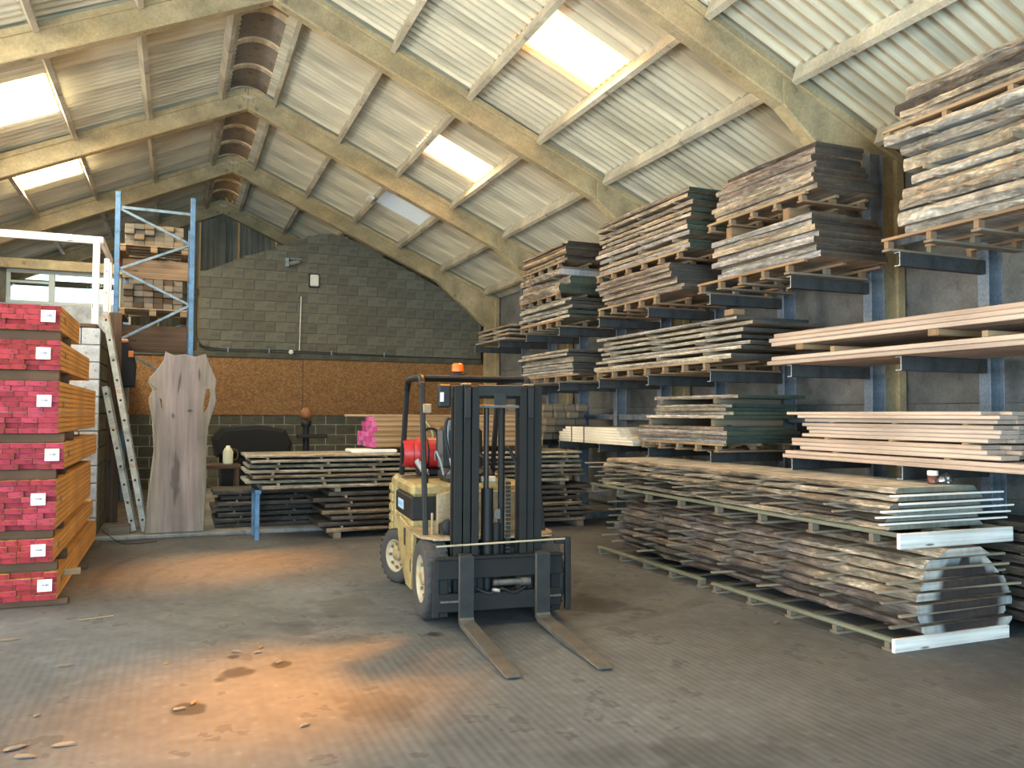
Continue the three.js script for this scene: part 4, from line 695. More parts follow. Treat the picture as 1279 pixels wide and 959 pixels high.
// ---------------------------------------------------------------- packs of pink ended boards at the left
{
  const packs = [[0.055, 0.29, -0.915, 11.65], [0.375, 0.57, -0.95, 11.6], [0.65, 1.075, -0.94, 11.1], [1.165, 1.39, -0.885, 11.1], [1.47, 1.92, -0.935, 11.45], [2.015, 2.27, -0.93, 10.5], [2.355, 2.575, -0.94, 9.5]];
  const F = 8.0, W = 0.82, n = packs.length, r = rng(711), pn = ['lowest', 'second from the floor', 'third from the floor', 'middle', 'third from the top', 'second from the top', 'topmost'];
  packs.forEach(([y0, y1, xr, far], k) => {
    const t = thing('timber_pack', `pack of boards with pink painted ends, ${pn[k]} in the pile`, 'timber pack', [xr, y0, -F], 0, 'packs of pink ended boards'), h = y1 - y0, rows = Math.max(4, Math.round(h / 0.046)), th = h / rows, L = far - F, pk = k >= 2 && k <= 4 ? M.pink2 : M.pink;
    for (let i = 0; i < rows; i++) {
      let x = 0; while (x < W - 0.05) { const w = Math.min(rr(0.09, 0.17, r), W - x < 0.2 ? W - x : 9), m = mesh('board', cbox(w - 0.003, th - 0.002, L, 0.003), M.orange[Math.floor(r() * 3)], t, [-x - w / 2, th * (i + 0.5), -L / 2 - 0.012 + (r() < 0.12 ? -rr(0.02, 0.07, r) : rr(-0.014, 0.012, r))]); mesh('painted_end', cbox(w - 0.005, th - 0.004, 0.004, 0.001), pk[Math.floor(r() * 3)], m, [0, 0, L / 2 + 0.002]); x += w; }
    }
    const lb = mesh('paper_label', new THREE.PlaneGeometry(0.108, 0.1), M.label, t, [-0.09 - (k % 3) * 0.02, h * (h > 0.35 ? 0.62 : 0.55), 0.02]); lb.userData.label = 'white printed paper label'; mesh('label_backing', cbox(0.11, 0.102, 0.014, 0.001), M.whitewood, lb, [0, 0, -0.0085]);
    mesh('side_tag', cbox(0.004, 0.055, 0.09, 0.001), M.tan[1], t, [0.004, h * 0.55, -0.32]);
    const top = k + 1 < n ? packs[k + 1][0] : 0;
    if (k + 1 < n) for (const [d, nm] of [[F + 0.12, 'front'], [F + 0.75, 'rear']]) single('bearer', cbox(W - 0.02, top - y1 - 0.002, 0.1, 0.004), M.darkboard, `${nm} bearer on the ${pn[k]} pink ended pack`, 'bearer', [xr - W / 2, (top + y1) / 2, -d]);
    if (k === 0) { for (const [d, nm] of [[F + 0.1, 'front'], [F + 1.8, 'middle'], [F + 3.4, 'rear']]) single('bearer', cbox(W + 0.06, 0.053, 0.1, 0.004), M.darkboard, `${nm} floor bearer under the pink ended pile`, 'bearer', [xr - W / 2 + 0.05, 0.0275, -d]); mesh('hanging_tag', cbox(0.13, 0.06, 0.004, 0.001), M.tan[2], t, [0.09, 0.19, -0.25]).rotation.y = 0.3; }
  });
}

// ---------------------------------------------------------------- blue pallet rack with offcut bundles
{
  const t = thing('pallet_rack', 'tall blue pallet rack frame with diagonal braces beside the store room', 'rack', [-0.33, 0.06, -13.8]), post = cbox(0.075, 4.98, 0.06, 0.006, 'y');
  for (const [z, nm] of [[0, 0], [-2.5, 1]]) {
    for (const x of [-0.55, 0.52]) mesh('upright', post, M.blue, t, [x, 2.49, z]);
    const yb = [4.72, 4.72, 4.24, 3.78, 3.28, 2.68, 2.1, 1.5, 0.9, 0.3]; mesh('brace', bar([-0.55, 4.74, z], [0.52, 4.72, z], 0.03, 0.045), M.blueBrace, t);
    for (let i = 1; i + 1 < (nm ? 7 : 6); i++) mesh('brace', bar([i % 2 ? -0.53 : 0.5, yb[i], z], [i % 2 ? 0.5 : -0.53, yb[i + 1], z], 0.025, 0.04), M.blueBrace, t);
  }
  M.rackOrange = metal(0.62, 0.17, 0.04, { metalness: 0 });
  for (const y of [1.95, 3.05, 4.05]) for (const x of [-0.55, 0.52]) mesh('beam', cbox(0.045, 0.11, 2.44, 0.006), M.rackOrange, t, [x, y, -1.25]);
  const mkPallet = (y, label) => { const p = thing('pallet', label, 'pallet', [-0.37, y, -14.6], 0, 'pallets on the blue rack'); for (let i = 0; i < 5; i++) mesh('deck_board', cbox(1.02, 0.02, 0.11, 0.003), M.tan[i % 3], p, [0, 0.11, 0.5 - i * 0.26]); for (const x of [-0.45, 0, 0.45]) { mesh('stringer', cbox(0.1, 0.02, 1.2, 0.003), M.tan[1], p, [x, 0.09, 0]); for (const z of [-0.5, 0, 0.54]) mesh('block', cbox(0.1, 0.06, 0.1, 0.004), M.tan[0], p, [x, 0.05, z]); mesh('bottom_board', cbox(0.1, 0.018, 1.2, 0.003), M.tan[2], p, [x, 0.01, 0]); } };
  mkPallet(4.17, 'pale pallet on the upper beams of the blue rack'); mkPallet(3.17, 'pale pallet on the middle beams of the blue rack');
  const mats = [M.stick[0], M.tan[0], M.stick[2], M.pallet[2], M.tan[2]], r = rng(801);
  const bundle = (y0, rows, cols, where, mm, sz) => { for (let k = 0; k < rows; k++) for (let i = 0; i < cols; i++) { if (k === rows - 1 && (i === 0 || i === cols - 1) && r() < 0.6) continue; const w = 0.86 / cols; single('timber_offcut', cbox(w - 0.004, sz - 0.003, 0.7 + r() * 0.12, 0.006), mm[Math.floor(r() * mm.length)], `short timber offcut, ${ordinal[i]} across, ${ordinal[k]} row up, ${where}`, 'offcut', [-0.37 - 0.43 + (i + 0.5) * w + 0, y0 + sz * (k + 0.5), -14.5 + (r() - 0.5) * 0.14], 'offcuts on the blue rack'); } };
  bundle(4.291, 4, 6, 'upper bundle on blue rack', [M.stick[2], M.tan[0], M.stick[2], M.pallet[2]], 0.085);
  bundle(3.291, 5, 6, 'lower bundle on blue rack', [M.stick[1], M.darkboard, M.stick[0], M.stick[2]], 0.095);
  single('brown_panel', cbox(0.96, 0.30, 0.04, 0.006), M.pallet[1], 'plain brown panel hung below the upper pallet on blue rack', 'panel', [-0.345, 3.93, -14.2]);
  single('brown_panel', cbox(0.96, 0.42, 0.04, 0.006), M.darkboard, 'added dark panel standing for shade below the middle pallet on blue rack', 'panel', [-0.345, 2.82, -14.15]);  // added sheet in place of the plain shade below this pallet
  // jacket on the rack
  const jk = thing('hanging_jacket', 'black work jacket with orange patches hanging on the blue rack', 'jacket', [-0.74, 2.02, -13.71]);
  mesh('jacket_body', extrudeXY([[-0.14, 0], [0.15, 0.02], [0.17, 0.35], [0.1, 0.62], [0.03, 0.7], [-0.06, 0.7], [-0.16, 0.5]], 0.1, 0.03), M.cloth, jk); mesh('orange_patch', cbox(0.07, 0.1, 0.02, 0.008), std({ color: rgb(0.75, 0.22, 0.06), roughness: 0.8 }), jk, [0.09, 0.52, 0.055]); mesh('collar', cbox(0.1, 0.06, 0.06, 0.02), std({ color: rgb(0.75, 0.3, 0.15), roughness: 0.8 }), jk, [0.0, 0.72, 0.02]);
}

// ---------------------------------------------------------------- leaning slab, ladders, deck rail
{
  const pts = [[-0.15, 2.42], [-0.04, 2.37], [0.10, 2.39], [0.22, 2.36], [0.36, 2.40], [0.44, 2.20], [0.51, 2.04], [0.49, 1.90], [0.51, 1.76], [0.45, 1.56], [0.40, 1.36], [0.39, 1.0], [0.395, 0.65], [0.37, 0], [-0.345, 0], [-0.31, 0.45], [-0.25, 1.02], [-0.24, 1.3], [-0.30, 1.55], [-0.325, 1.80], [-0.25, 1.90], [-0.325, 1.98], [-0.32, 2.08], [-0.23, 2.20], [-0.17, 2.30]];
  const s = new THREE.Shape(pts.map(([x, q]) => new THREE.Vector2(x, q)));
  s.holes.push(new THREE.Path([[0.36, 1.92], [0.42, 1.94], [0.44, 1.84], [0.41, 1.68], [0.34, 1.56], [0.33, 1.70]].map(([x, q]) => new THREE.Vector2(x, q))));
  s.holes.push(new THREE.Path([[-0.22, 1.80], [-0.17, 1.78], [-0.165, 1.62], [-0.2, 1.66]].map(([x, q]) => new THREE.Vector2(x, q))));
  const g = new THREE.ExtrudeGeometry(s, { depth: 0.05, bevelEnabled: true, bevelThickness: 0.012, bevelSize: 0.012, bevelOffset: -0.012, bevelSegments: 2 });
  const slabTex = dataTex(512, 1024, (u, v) => {
    const warp = 0.08 * fbm(u, v, 3, 3, 3, 903), a = fbm(u + warp, v, 26, 3, 4, 901), b = fbm(u, v, 4, 6, 4, 902); let k = 0.62 + 0.22 * (a - 0.5) + 0.16 * (b - 0.5);
    const X = u * 1.0 - 0.45, Y = v * 2.5; for (const [cx, cy, w, h] of [[0.03, 2.0, 0.018, 0.17], [0.0, 0.75, 0.06, 0.4], [0.27, 2.12, 0.02, 0.12], [-0.03, 1.55, 0.03, 0.05], [0.18, 1.62, 0.05, 0.02]]) { const q = Math.hypot((X - cx + 0.04 * (fbm(v, u, 14, 3, 2, 905) - 0.5)) / w, (Y - cy) / h) + (a - 0.5); if (q < 1) k *= 1 - 0.32 * smooth(1, 0.4, q); }
    const heart = smooth(0.27, 0.2, Math.abs(X - 0.06)); return [k * lerp(1, 1.02, heart), k * lerp(0.95, 0.955, heart), k * lerp(0.88, 0.93, heart)];
  });
  const gn = g.toNonIndexed(), p = gn.attributes.position, uv = new Float32Array(p.count * 2); for (let i = 0; i < p.count; i++) { uv[i * 2] = p.getX(i) + 0.45; uv[i * 2 + 1] = p.getY(i) / 2.5; } gn.setAttribute('uv', new THREE.BufferAttribute(uv, 2));
  const t = thing('live_edge_slab', 'tall pale live-edge wood slab with knot holes leaning upright', 'slab', [0.0, 0.062, -11.86]); const m = mesh('slab_body', gn, std({ map: slabTex, color: rgb(0.68, 0.64, 0.63), roughness: 0.85 }), t); m.rotation.x = -0.07;
  const strip = uvBox(extrudeXY([[-0.35, 0], [-0.36, 0.06], [-0.32, 0.6], [-0.27, 1.1], [-0.30, 1.5], [-0.35, 1.78], [-0.30, 1.9], [-0.36, 2.0], [-0.33, 2.1], [-0.25, 2.05], [-0.24, 1.75], [-0.2, 1.2], [-0.25, 0.5], [-0.3, 0]], 0.035, 0.01), 'y'); const st = mesh('bark_edge', strip, M.stick[2], t, [0, 0, -0.02]); st.rotation.x = -0.07;
}
single('added_shade_board', cbox(0.17, 3.05, 0.03, 0.004, 'y'), M.darkboard, 'narrow added board standing for shade behind the two ladders', 'board', [-0.845, 1.587, -13.25]);  // dark strip added to cover the lit rack post with painted shade
function ladder(x0, y0, x1, y1, d, w, label, n) {
  const t = thing('ladder', label, 'ladder', [0, 0, 0]), dx = x1 - x0, dy = y1 - y0, L = Math.hypot(dx, dy);
  for (const z of [-d, -d - w]) { const s = mesh('stile', bar([x0, y0, z], [x1, y1, z], 0.075, 0.026, 0.004), M.alu, t); s.geometry.computeBoundingBox(); }
  for (let i = 0; i < n; i++) { const f = (i + 0.6) / n, x = x0 + dx * f, yy = y0 + dy * f; mesh('rung', rod([x, yy, -d + 0.012], [x, yy, -d - w], 0.014, 10), M.alu, t); mesh('rung_hole', rod([x, yy, -d + 0.0142], [x, yy, -d + 0.0125], 0.016, 10), M.hole, t); }
}
single('loose_wire', tube([[-0.86, 0.16, -11.72], [-0.78, 0.10, -11.66], [-0.6, 0.012, -11.45], [-0.42, 0.008, -11.4], [-0.2, 0.008, -11.5]], 0.006, 40, 6), M.cable, 'thin dark wire trailing from the pink ended pile onto the floor', 'wire');
ladder(-0.36, 0.07, -0.90, 2.98, 12.02, 0.38, 'long aluminium ladder leaning against the store wall beside the slab', 11);
ladder(-0.50, 0.07, -0.885, 2.0, 12.10, 0.38, 'short aluminium ladder leaning behind the long ladder', 8);
single('wood_block', cbox(0.26, 0.13, 0.1, 0.006), M.stick[1], 'grey block lying on the slab edge at the feet of the ladders', 'block', [-0.66, 0.126, -11.97]);
{
  const t = thing('guard_rail', 'white painted timber guard rail along the edge of deck', 'railing', [-0.95, 2.82, -12.0]);
  mesh('top_rail', cbox(3.9, 0.095, 0.05, 0.005), M.whitewood, t, [-1.93, 1.10, 0]); mesh('post', cbox(0.085, 1.07, 0.06, 0.005, 'y'), M.whitewood, t, [-0.06, 0.52, -0.02]); mesh('post', cbox(0.085, 1.05, 0.06, 0.005, 'y'), M.whitewood, t, [-2.4, 0.525, -0.02]);
  mesh('side_rail', cbox(0.05, 0.095, 1.6, 0.005), M.whitewood, t, [0, 1.10, -0.83]); const sp = mesh('slotted_post', cbox(0.07, 0.95, 0.04, 0.004, 'y'), M.whitewood, t, [0.03, 0.475, -0.5]); for (const yy of [-0.3, 0, 0.3]) mesh('slot', cbox(0.014, 0.014, 0.002, 0), M.hole, sp, [0, yy, 0.021]); mesh('post', cbox(0.07, 1.05, 0.07, 0.004, 'y'), M.whitewood, t, [0, 0.525, -1.4]);
}

// ---------------------------------------------------------------- forklift: local x across, y up, z towards the forks
{
  const t = thing('forklift', 'cream and black forklift truck with tall mast and red gas bottle', 'forklift', [2.378, 0, -5.98], THREE.MathUtils.degToRad(-5));
  const P = (n, g, m, pos, par = t) => mesh(n, g, m, par, pos);
  // forks
  const forkShape = new THREE.Shape([[0.0, 0.56], [0.042, 0.56], [0.045, 0.11], [0.06, 0.085], [0.10, 0.075], [1.18, 0.028], [1.25, 0.022], [1.25, 0.012], [0.5, 0.012], [0.06, 0.035], [0.01, 0.06], [0, 0.1]].map(([z, yy]) => new THREE.Vector2(z, yy)));
  const fg = new THREE.ExtrudeGeometry(forkShape, { depth: 0.108, bevelEnabled: true, bevelThickness: 0.003, bevelSize: 0.003, bevelOffset: -0.003, bevelSegments: 1 }); fg.translate(0, 0, -0.054).rotateY(-Math.PI / 2);
  // narrow the point of the blade
  { const p = fg.attributes.position; for (let i = 0; i < p.count; i++) { const z = p.getZ(i); if (z > 1.2) p.setX(i, p.getX(i) * 0.86); } fg.computeVertexNormals(); }
  for (const x of [-0.295, 0.325]) { P('fork', uvBox(fg.clone(), 'z'), M.fork, [x, 0, -0.02]); P('fork_shank_face', cbox(0.112, 0.47, 0.006, 0.002, 'y'), M.forkShank, [x, 0.325, 0.028]); P('fork_hook', cbox(0.1, 0.05, 0.07, 0.006), M.forkShank, [x, 0.55, -0.03]); }
  // carriage
  P('carriage_bar', cbox(1.02, 0.15, 0.05, 0.006), M.carriage, [0, 0.455, -0.06]); P('carriage_bar', cbox(1.0, 0.14, 0.05, 0.006), M.carriage, [0, 0.2, -0.06]);
  for (const x of [-0.46, 0.46]) P('carriage_side', cbox(0.08, 0.44, 0.05, 0.006, 'y'), M.carriage, [x, 0.31, -0.085]);
  for (const x of [-0.16, 0.16]) P('carriage_rib', cbox(0.05, 0.36, 0.06, 0.006, 'y'), M.carriage, [x, 0.31, -0.11]);
  P('carriage_lip', cbox(1.02, 0.02, 0.075, 0.004), M.carriage, [0, 0.54, -0.055]);
  P('load_bracket', merge([cbox(0.045, 0.58, 0.05, 0.006, 'y').translate(0.56, 0.38, -0.06), cbox(0.1, 0.05, 0.05, 0.006).translate(0.51, 0.64, -0.08)]), M.black, [0, 0, 0]); P('load_bracket', cbox(0.05, 0.44, 0.05, 0.006, 'y'), M.black, [-0.52, 0.31, -0.07]);
  P('side_shift_cylinder', merge([rod([-0.06, 0.335, -0.06], [0.16, 0.335, -0.06], 0.026, 14), rod([0.16, 0.335, -0.06], [0.24, 0.335, -0.06], 0.034, 14)]), M.fork); P('hose', tube([[-0.2, 0.3, -0.05], [-0.1, 0.26, -0.03], [0.0, 0.29, -0.03], [0.1, 0.255, -0.03], [0.2, 0.29, -0.05]], 0.012, 30, 7), M.black); P('hose_fitting', rod([-0.08, 0.285, -0.03], [-0.02, 0.275, -0.025], 0.02, 10), M.chrome);
  for (const x of [-0.42, 0.42]) P('carriage_step', cbox(0.14, 0.015, 0.04, 0.003), M.fork, [x, 0.215, -0.03]);
  // three stage mast
  const channel = (h, w = 0.066) => merge([cbox(w, h, 0.02, 0.003, 'y').translate(0, 0, 0.06), cbox(w, h, 0.02, 0.003, 'y').translate(0, 0, -0.06), cbox(0.018, h, 0.13, 0.003, 'y').translate(0, 0, 0)]);
  for (const s of [-1, 1]) { P('outer_mast_channel', channel(1.76), M.mast, [s * 0.33, 1.0, -0.20]); P('middle_mast_channel', channel(1.77, 0.056), M.mast, [s * 0.262, 1.0, -0.185]); P('inner_mast_channel', channel(1.75, 0.056), M.mast, [s * 0.198, 1.0, -0.17]); P('mast_cap', cbox(0.06, 0.012, 0.12, 0.003), M.tanPlate, [s * 0.26, 1.893, -0.19]); P('roller_cover', cbox(0.05, 0.24, 0.02, 0.004, 'y'), M.black, [s * 0.262, 1.74, -0.112]); }
  P('mast_crossbar', cbox(0.72, 0.10, 0.03, 0.005), M.mast, [0, 1.83, -0.26]); P('mast_crossbar', cbox(0.36, 0.09, 0.03, 0.005), M.black, [0, 1.84, -0.115]); P('mast_crossbar', cbox(0.34, 0.025, 0.03, 0.004), M.fork, [0, 1.715, -0.14]); P('mast_crossbar', cbox(0.72, 0.12, 0.03, 0.005), M.mast, [0, 0.34, -0.27]); P('rating_plate', cbox(0.1, 0.1, 0.006, 0.002), M.forkShank, [0.0, 1.775, -0.1]);
  P('lift_cylinder', rod([-0.085, 0.25, -0.2], [-0.085, 1.72, -0.2], 0.022, 14), std({ color: rgb(0.035, 0.022, 0.016), roughness: 0.5 })); P('lift_cylinder', rod([-0.075, 0.25, -0.2], [-0.075, 1.06, -0.2], 0.05, 16), M.black); P('lift_cylinder', rod([0.045, 0.25, -0.21], [0.045, 1.72, -0.21], 0.028, 14), M.mast);
  P('lift_cylinder', rod([-0.0, 0.25, -0.19], [-0.0, 0.78, -0.19], 0.035, 14), M.mast);
  { const links = []; for (let q = 0.3; q < 1.12; q += 0.032) links.push(cbox(0.04, 0.024, 0.018, 0.004).translate(0.085, q, -0.15)); P('lift_chain', merge(links), M.black); }
  P('chain_anchor', cbox(0.05, 0.08, 0.04, 0.004), M.fork, [-0.01, 0.86, -0.14]); P('cylinder_clamp', cbox(0.12, 0.05, 0.05, 0.01), M.rim, [-0.06, 1.13, -0.22]);
  P('hose', tube([[-0.36, 1.3, -0.3], [-0.40, 1.5, -0.3], [-0.38, 1.62, -0.28], [-0.33, 1.6, -0.26]], 0.014, 24, 7), M.black); P('hose', tube([[-0.34, 1.2, -0.3], [-0.375, 1.45, -0.32], [-0.36, 1.6, -0.3], [-0.32, 1.55, -0.27]], 0.010, 24, 7), M.galv); P('hose', tube([[0.04, 1.3, -0.24], [0.1, 1.38, -0.22], [0.16, 1.28, -0.22]], 0.014, 20, 7), M.black);
  // floor plate, chassis, hood
  const plate = new THREE.Shape([[-0.56, 0.42], [-0.58, 0.52], [-0.56, 1.1], [0.56, 1.1], [0.58, 0.52], [0.56, 0.42], [0.44, 0.27], [-0.44, 0.27]].map(([x, v]) => new THREE.Vector2(x, -v))); const pg = new THREE.ExtrudeGeometry(plate, { depth: 0.02, bevelEnabled: false }); pg.rotateX(Math.PI / 2);
  P('floor_plate', uvBox(pg, 'x'), M.tanPlate, [0, 0.662, 0]); { const q = P('floor_plate_edge', cbox(1.0, 0.012, 0.02, 0.003), M.rim, [0, 0.652, -0.265]); q.rotation.z = 0.0; } P('carriage_top_bar', rod([-0.52, 0.635, -0.045], [0.56, 0.655, -0.06], 0.008, 8), M.rim);
  P('chassis', cbox(0.7, 0.36, 1.6, 0.03), M.black, [0, 0.42, -1.05]); P('axle_housing', rod([-0.4, 0.34, -0.45], [0.4, 0.34, -0.45], 0.09, 14), M.black);
  for (const s of [-1, 1]) {
    const side = uvBox(extrudeXY([[-0.86, 0.65], [-0.88, 0.36], [-0.95, 0.13], [-1.16, 0.13], [-1.42, 0.30], [-1.60, 0.52], [-1.62, 0.66], [-1.55, 0.70]], 0.05, 0.012), 'y'); side.rotateY(-Math.PI / 2); const q = P('side_panel', side, M.cream, [s * 0.535, 0, 0]); P('step_slot', cbox(0.012, 0.16, 0.09, 0.004, 'y'), M.hole, [s * 0.022, 0.55, -1.22], q); P('step_slot', cbox(0.012, 0.11, 0.035, 0.004, 'y'), M.hole, [s * 0.022, 0.34, -0.93], q);
  }
  const hood = (w, h, L, y0, z0, m, nm, c) => P(nm, cbox(w, h, L, c), m, [0, y0 + h / 2, z0 - L / 2]);
  hood(1.06, 0.075, 0.85, 0.635, -1.05, M.cream, 'hood_base', 0.015); hood(1.07, 0.205, 0.84, 0.71, -1.045, M.black, 'hood_band', 0.012); hood(1.06, 0.115, 0.85, 0.915, -1.05, M.cream, 'hood_top', 0.03);
  M.badge = std({ map: canvasTex(128, 64, (c) => { c.fillStyle = '#a9cdf2'; c.fillRect(0, 0, 128, 64); c.fillStyle = '#5f93c9'; const r = rng(3); for (let i = 0; i < 5; i++) c.fillRect(14 + i * 21, 18 + r() * 4, 12, 26); }), roughness: 0.4 });
  { const b = P('badge', cbox(0.004, 0.085, 0.28, 0.001), std({ color: rgb(0.5, 0.7, 0.92), roughness: 0.4 }), [-0.537, 0.81, -1.58]); b.userData.label = 'pale blue badge plate'; const f = P('badge_print', new THREE.PlaneGeometry(0.27, 0.078), M.badge, [-0.003, 0, 0], b); f.rotation.y = -Math.PI / 2; }
  P('counterweight', uvBox(extrudeXY([[-1.9, 0.30], [-1.88, 1.02], [-1.95, 1.06], [-2.12, 1.04], [-2.2, 0.9], [-2.2, 0.4], [-2.12, 0.28]], 1.08, 0.03).rotateY(-Math.PI / 2), 'y'), M.cream, [0, 0, 0]);
  for (let k = 0; k < 6; k++) P('counterweight_rib', cbox(0.03, 0.075, 0.2, 0.012), M.cream, [-0.545, 0.42 + k * 0.1, -2.06]);
  P('hood_tray', cbox(0.95, 0.03, 0.22, 0.006), M.darkboard, [0, 1.03, -1.82]);
  // dash and controls
  P('dash_panel', uvBox(extrudeXY([[-0.40, 0.635], [0.40, 0.635], [0.40, 0.98], [0.3, 1.0], [-0.3, 1.0], [-0.4, 0.98]], 0.04, 0.01), 'y'), M.tanPlate, [0.0, 0, -0.62]); P('pedal_box', cbox(0.2, 0.12, 0.1, 0.02), M.black, [-0.3, 0.7, -0.5]); P('headlamp', lathe([[0, 0.06], [0.05, 0.06], [0.06, 0.05], [0.06, 0], [0.03, -0.03], [0, -0.03]], 18).rotateX(Math.PI / 2), M.black, [-0.34, 0.735, -0.44]); P('hand_grip', cbox(0.02, 0.2, 0.02, 0.005, 'y'), M.tanPlate, [-0.46, 0.74, -0.5]);
  P('steering_column', rod([-0.05, 0.95, -0.62], [-0.05, 1.2, -0.85], 0.03, 12), M.black); { const w = P('steering_wheel', new THREE.TorusGeometry(0.16, 0.014, 8, 28), M.black, [-0.05, 1.22, -0.87]); w.rotation.x = -0.9; }
  P('lever', rod([-0.36, 1.02, -1.2], [-0.37, 1.12, -1.18], 0.01, 8), M.black); P('lever_knob', new THREE.SphereGeometry(0.022, 12, 8), M.chrome, [-0.37, 1.13, -1.18]);
  // seat
  P('seat_cushion', cbox(0.46, 0.12, 0.44, 0.04), M.seat, [0.02, 1.09, -1.28]); { const b = P('seat_back', cbox(0.44, 0.42, 0.1, 0.04, 'y'), M.seat, [0.02, 1.32, -1.52]); b.rotation.x = -0.12; } P('seat_base', cbox(0.4, 0.05, 0.4, 0.01), M.black, [0.02, 1.03, -1.3]);
  P('seat_side_guard', tube([[-0.22, 1.1, -1.15], [-0.24, 1.22, -1.2], [-0.24, 1.3, -1.4], [-0.22, 1.22, -1.52]], 0.012, 24, 7), M.blueBrace);
  // gas bottle on the counterweight
  const tank = P('gas_bottle', lathe([[0, 0], [0.09, 0.0], [0.135, 0.03], [0.152, 0.09], [0.152, 0.60], [0.135, 0.66], [0.07, 0.70], [0, 0.71]], 28).rotateZ(-Math.PI / 2), M.red, [-0.42, 1.265, -1.86]); P('bottle_collar', lathe([[0.115, 0], [0.125, 0], [0.145, 0.09], [0.135, 0.1], [0.115, 0.02]], 28).rotateZ(-Math.PI / 2), M.red, [-0.06, 0, 0], tank); P('bottle_bracket', cbox(0.5, 0.06, 0.2, 0.01), M.black, [-0.08, 1.085, -1.86]); for (const x of [-0.25, 0.08]) P('bottle_strap', new THREE.TorusGeometry(0.156, 0.008, 6, 28).rotateY(Math.PI / 2), M.black, [x + 0.0, 1.265, -1.86]);
  P('muffler', rod([-0.28, 1.06, -1.62], [-0.36, 1.2, -1.72], 0.03, 12), M.galv); P('bottle_grip', tube([[-0.33, 1.38, -1.62], [-0.3, 1.5, -1.62], [-0.2, 1.5, -1.62], [-0.18, 1.3, -1.62]], 0.014, 24, 7), M.black);
  // overhead guard
  const gp = M.black, F = { y: 1.975 };
  for (const s of [-1, 1]) {
    P('guard_post', bar([s * 0.51, 0.64, -0.52], [s * 0.485, F.y - 0.05, -0.86], 0.042, 0.06, 0.008), gp); P('guard_post', bar([s * 0.47, 0.98, -1.98], [s * 0.46, F.y - 0.07, -1.74], 0.045, 0.055, 0.008), gp);
    P('guard_side_rail', tube([[s * 0.485, F.y - 0.08, -0.86], [s * 0.485, F.y - 0.01, -0.90], [s * 0.48, F.y, -1.0], [s * 0.47, F.y, -1.55], [s * 0.46, F.y - 0.015, -1.68], [s * 0.46, F.y - 0.09, -1.74]], 0.03, 40, 8), gp);
  }
  for (let i = 0; i < 7; i++) P('guard_slat', cbox(0.95, 0.03, 0.035, 0.006), gp, [0, F.y + 0.005, -0.93 - i * 0.118]);
  P('work_lamp', merge([cbox(0.075, 0.08, 0.06, 0.008)]), M.tanPlate, [-0.455, 1.70, -0.78]); P('work_lamp', cbox(0.1, 0.19, 0.08, 0.012, 'y'), M.black, [-0.40, 1.80, -0.36]); P('lamp_sticker', cbox(0.03, 0.075, 0.003, 0.001), std({ color: rgb(0.7, 0.82, 0.9) }), [-0.425, 1.79, -0.319]);
  P('beacon_base', lathe([[0, 0], [0.062, 0], [0.062, 0.02], [0.05, 0.04], [0, 0.04]], 20), M.black, [-0.13, 1.99, -1.02]); P('beacon_lens', lathe([[0.0, 0.04], [0.052, 0.04], [0.055, 0.05], [0.05, 0.105], [0.04, 0.118], [0, 0.12]], 24), M.amber, [-0.13, 1.99, -1.02]);
  // wheels
  const wheel = (r, w, x, z, turn, s) => {
    const g = new THREE.Group(); g.name = 'wheel'; g.position.set(x, r, z); g.rotation.y = turn; t.add(g);
    const prof = [[r * 0.60, -w / 2 * 0.9], [r * 0.72, -w / 2], [r * 0.9, -w / 2], [r, -w / 2 * 0.72], [r, w / 2 * 0.72], [r * 0.9, w / 2], [r * 0.72, w / 2], [r * 0.60, w / 2 * 0.9]];
    mesh('tyre', lathe(prof, 40).rotateZ(Math.PI / 2), M.rubber, g);
    const lugs = []; for (let i = 0; i < 24; i++) for (const q of [-1, 1]) { const c = cbox(w * 0.4, 0.005, r * 0.13, 0.001); c.rotateY(q * 0.35); c.translate(q * w * 0.26, r - 0.001, 0); c.rotateX(i / 24 * 2 * Math.PI + (q > 0 ? 0.13 : 0)); lugs.push(c); } mesh('tread', merge(lugs), M.rubber, g);
    mesh('rim', lathe([[0, s * 0.02], [r * 0.28, s * 0.02], [r * 0.34, s * w * 0.22], [r * 0.5, s * w * 0.2], [r * 0.56, s * w * 0.44], [r * 0.62, s * w * 0.45], [r * 0.62, -s * w * 0.4]], 32).rotateZ(-Math.PI / 2), M.rim, g);
    mesh('hub', lathe([[0, s * w * 0.42], [r * 0.16, s * w * 0.40], [r * 0.2, s * w * 0.2], [r * 0.2, 0]], 20).rotateZ(-Math.PI / 2), M.tanPlate, g);
    const nuts = []; for (let i = 0; i < 8; i++) { const a = i / 8 * 2 * Math.PI; nuts.push(rod([s * w * 0.2, Math.cos(a) * r * 0.42, Math.sin(a) * r * 0.42], [s * w * 0.34, Math.cos(a) * r * 0.42, Math.sin(a) * r * 0.42], 0.016, 6)); } mesh('wheel_nuts', merge(nuts), M.chrome, g);
  };
  M.rim.side = THREE.DoubleSide;
  wheel(0.318, 0.20, -0.475, -0.45, 0, -1); wheel(0.318, 0.20, 0.475, -0.45, 0, 1); wheel(0.265, 0.17, -0.47, -1.93, 0.42, -1); wheel(0.265, 0.17, 0.47, -1.93, 0.42, 1);
}

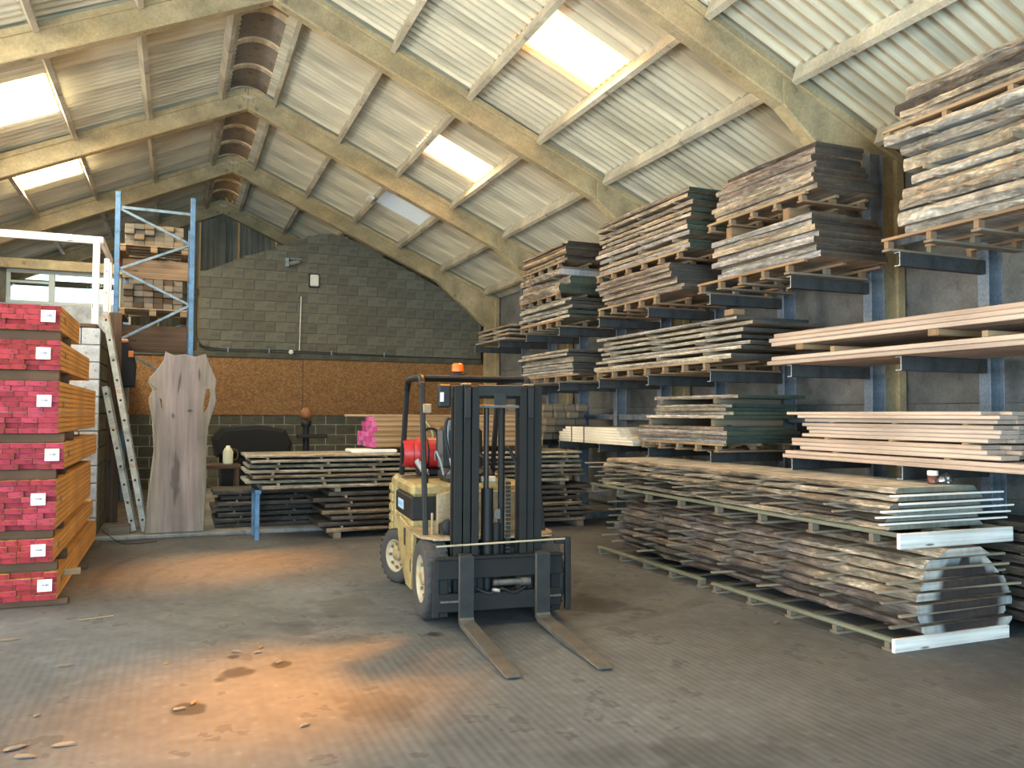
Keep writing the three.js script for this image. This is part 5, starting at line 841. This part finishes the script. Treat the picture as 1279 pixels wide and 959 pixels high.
// ---------------------------------------------------------------- litter on the floor
{
  const r = rng(951), kinds = [M.stick[0], M.stick[1], M.pallet[1]];
  const chips = [[-0.70, 4.70, 0.10, 0.5], [-0.64, 4.57, 0.09, -0.3], [-0.48, 4.66, 0.10, 0.1], [-0.78, 4.55, 0.08, 1.1], [-0.64, 6.1, 0.09, 0.2], [-1.09, 6.93, 0.11, 0.1], [-0.67, 5.15, 0.04, 0.7], [0.05, 4.98, 0.06, 0.2], [0.12, 5.05, 0.05, 1.2], [0.66, 4.48, 0.05, 0.4], [-0.03, 5.9, 0.04, 0.3], [4.45, 5.3, 0.06, 0.4], [0.66, 5.66, 0.04, 0.5], [0.55, 5.95, 0.05, 0.2], [0.42, 6.02, 0.06, -0.4], [0.58, 6.06, 0.04, 0.9]];
  const wh = ['uppermost of the four at the bottom left corner', 'second of the four at the bottom left corner', 'rightmost of the four at the bottom left corner', 'nearest the bottom left corner', 'before the pink ended pile', 'at the left edge before the pink ended pile', 'alone left of the orange lit patch', 'left of a pair on the orange lit floor', 'right of a pair on the orange lit floor', 'alone on the right of the orange lit floor', 'tiny, left of the brown stain', 'beside the sawn log on the floor', 'right of the brown stain', 'middle of three above the brown stain', 'left of three above the brown stain', 'right of three above the brown stain'];
  chips.forEach(([x, d, L, a], i) => {
    const g = new THREE.DodecahedronGeometry(1, 0), p = g.attributes.position; for (let j = 0; j < p.count; j++) { const q = 0.7 + 0.6 * fbm(p.getX(j) * 0.2 + 0.5, p.getZ(j) * 0.2 + p.getY(j) * 0.1 + 0.5, 16, 16, 2, 30 + i); p.setXYZ(j, p.getX(j) * q * L * 0.6 + p.getZ(j) * L * 0.15, Math.max(-0.6, p.getY(j)) * q * 0.010 + 0.007, p.getZ(j) * q * L * 0.24 + p.getX(j) * p.getX(j) * L * 0.1); } g.computeVertexNormals();
    const m = single('bark_chip', uvBox(g, 'x'), kinds[Math.floor(r() * 3)], `flake of bark litter, ${wh[i]}`, 'wood chip', [x, 0.001, -d], 'bark litter on the floor'); m.rotation.y = a;
  });
  const s = single('straw_stalk', rod([-0.12, 0, 0.03], [0.13, 0.002, -0.03], 0.005, 6), M.tan[1], 'thin pale straw stalk on the floor before the pink ended pile', 'straw', [-0.57, 0.006, -7.4]); void s;
}

scene.traverse((o) => { if (o.isMesh) { o.castShadow = true; o.receiveShadow = true; } });
renderer.render(scene, camera);
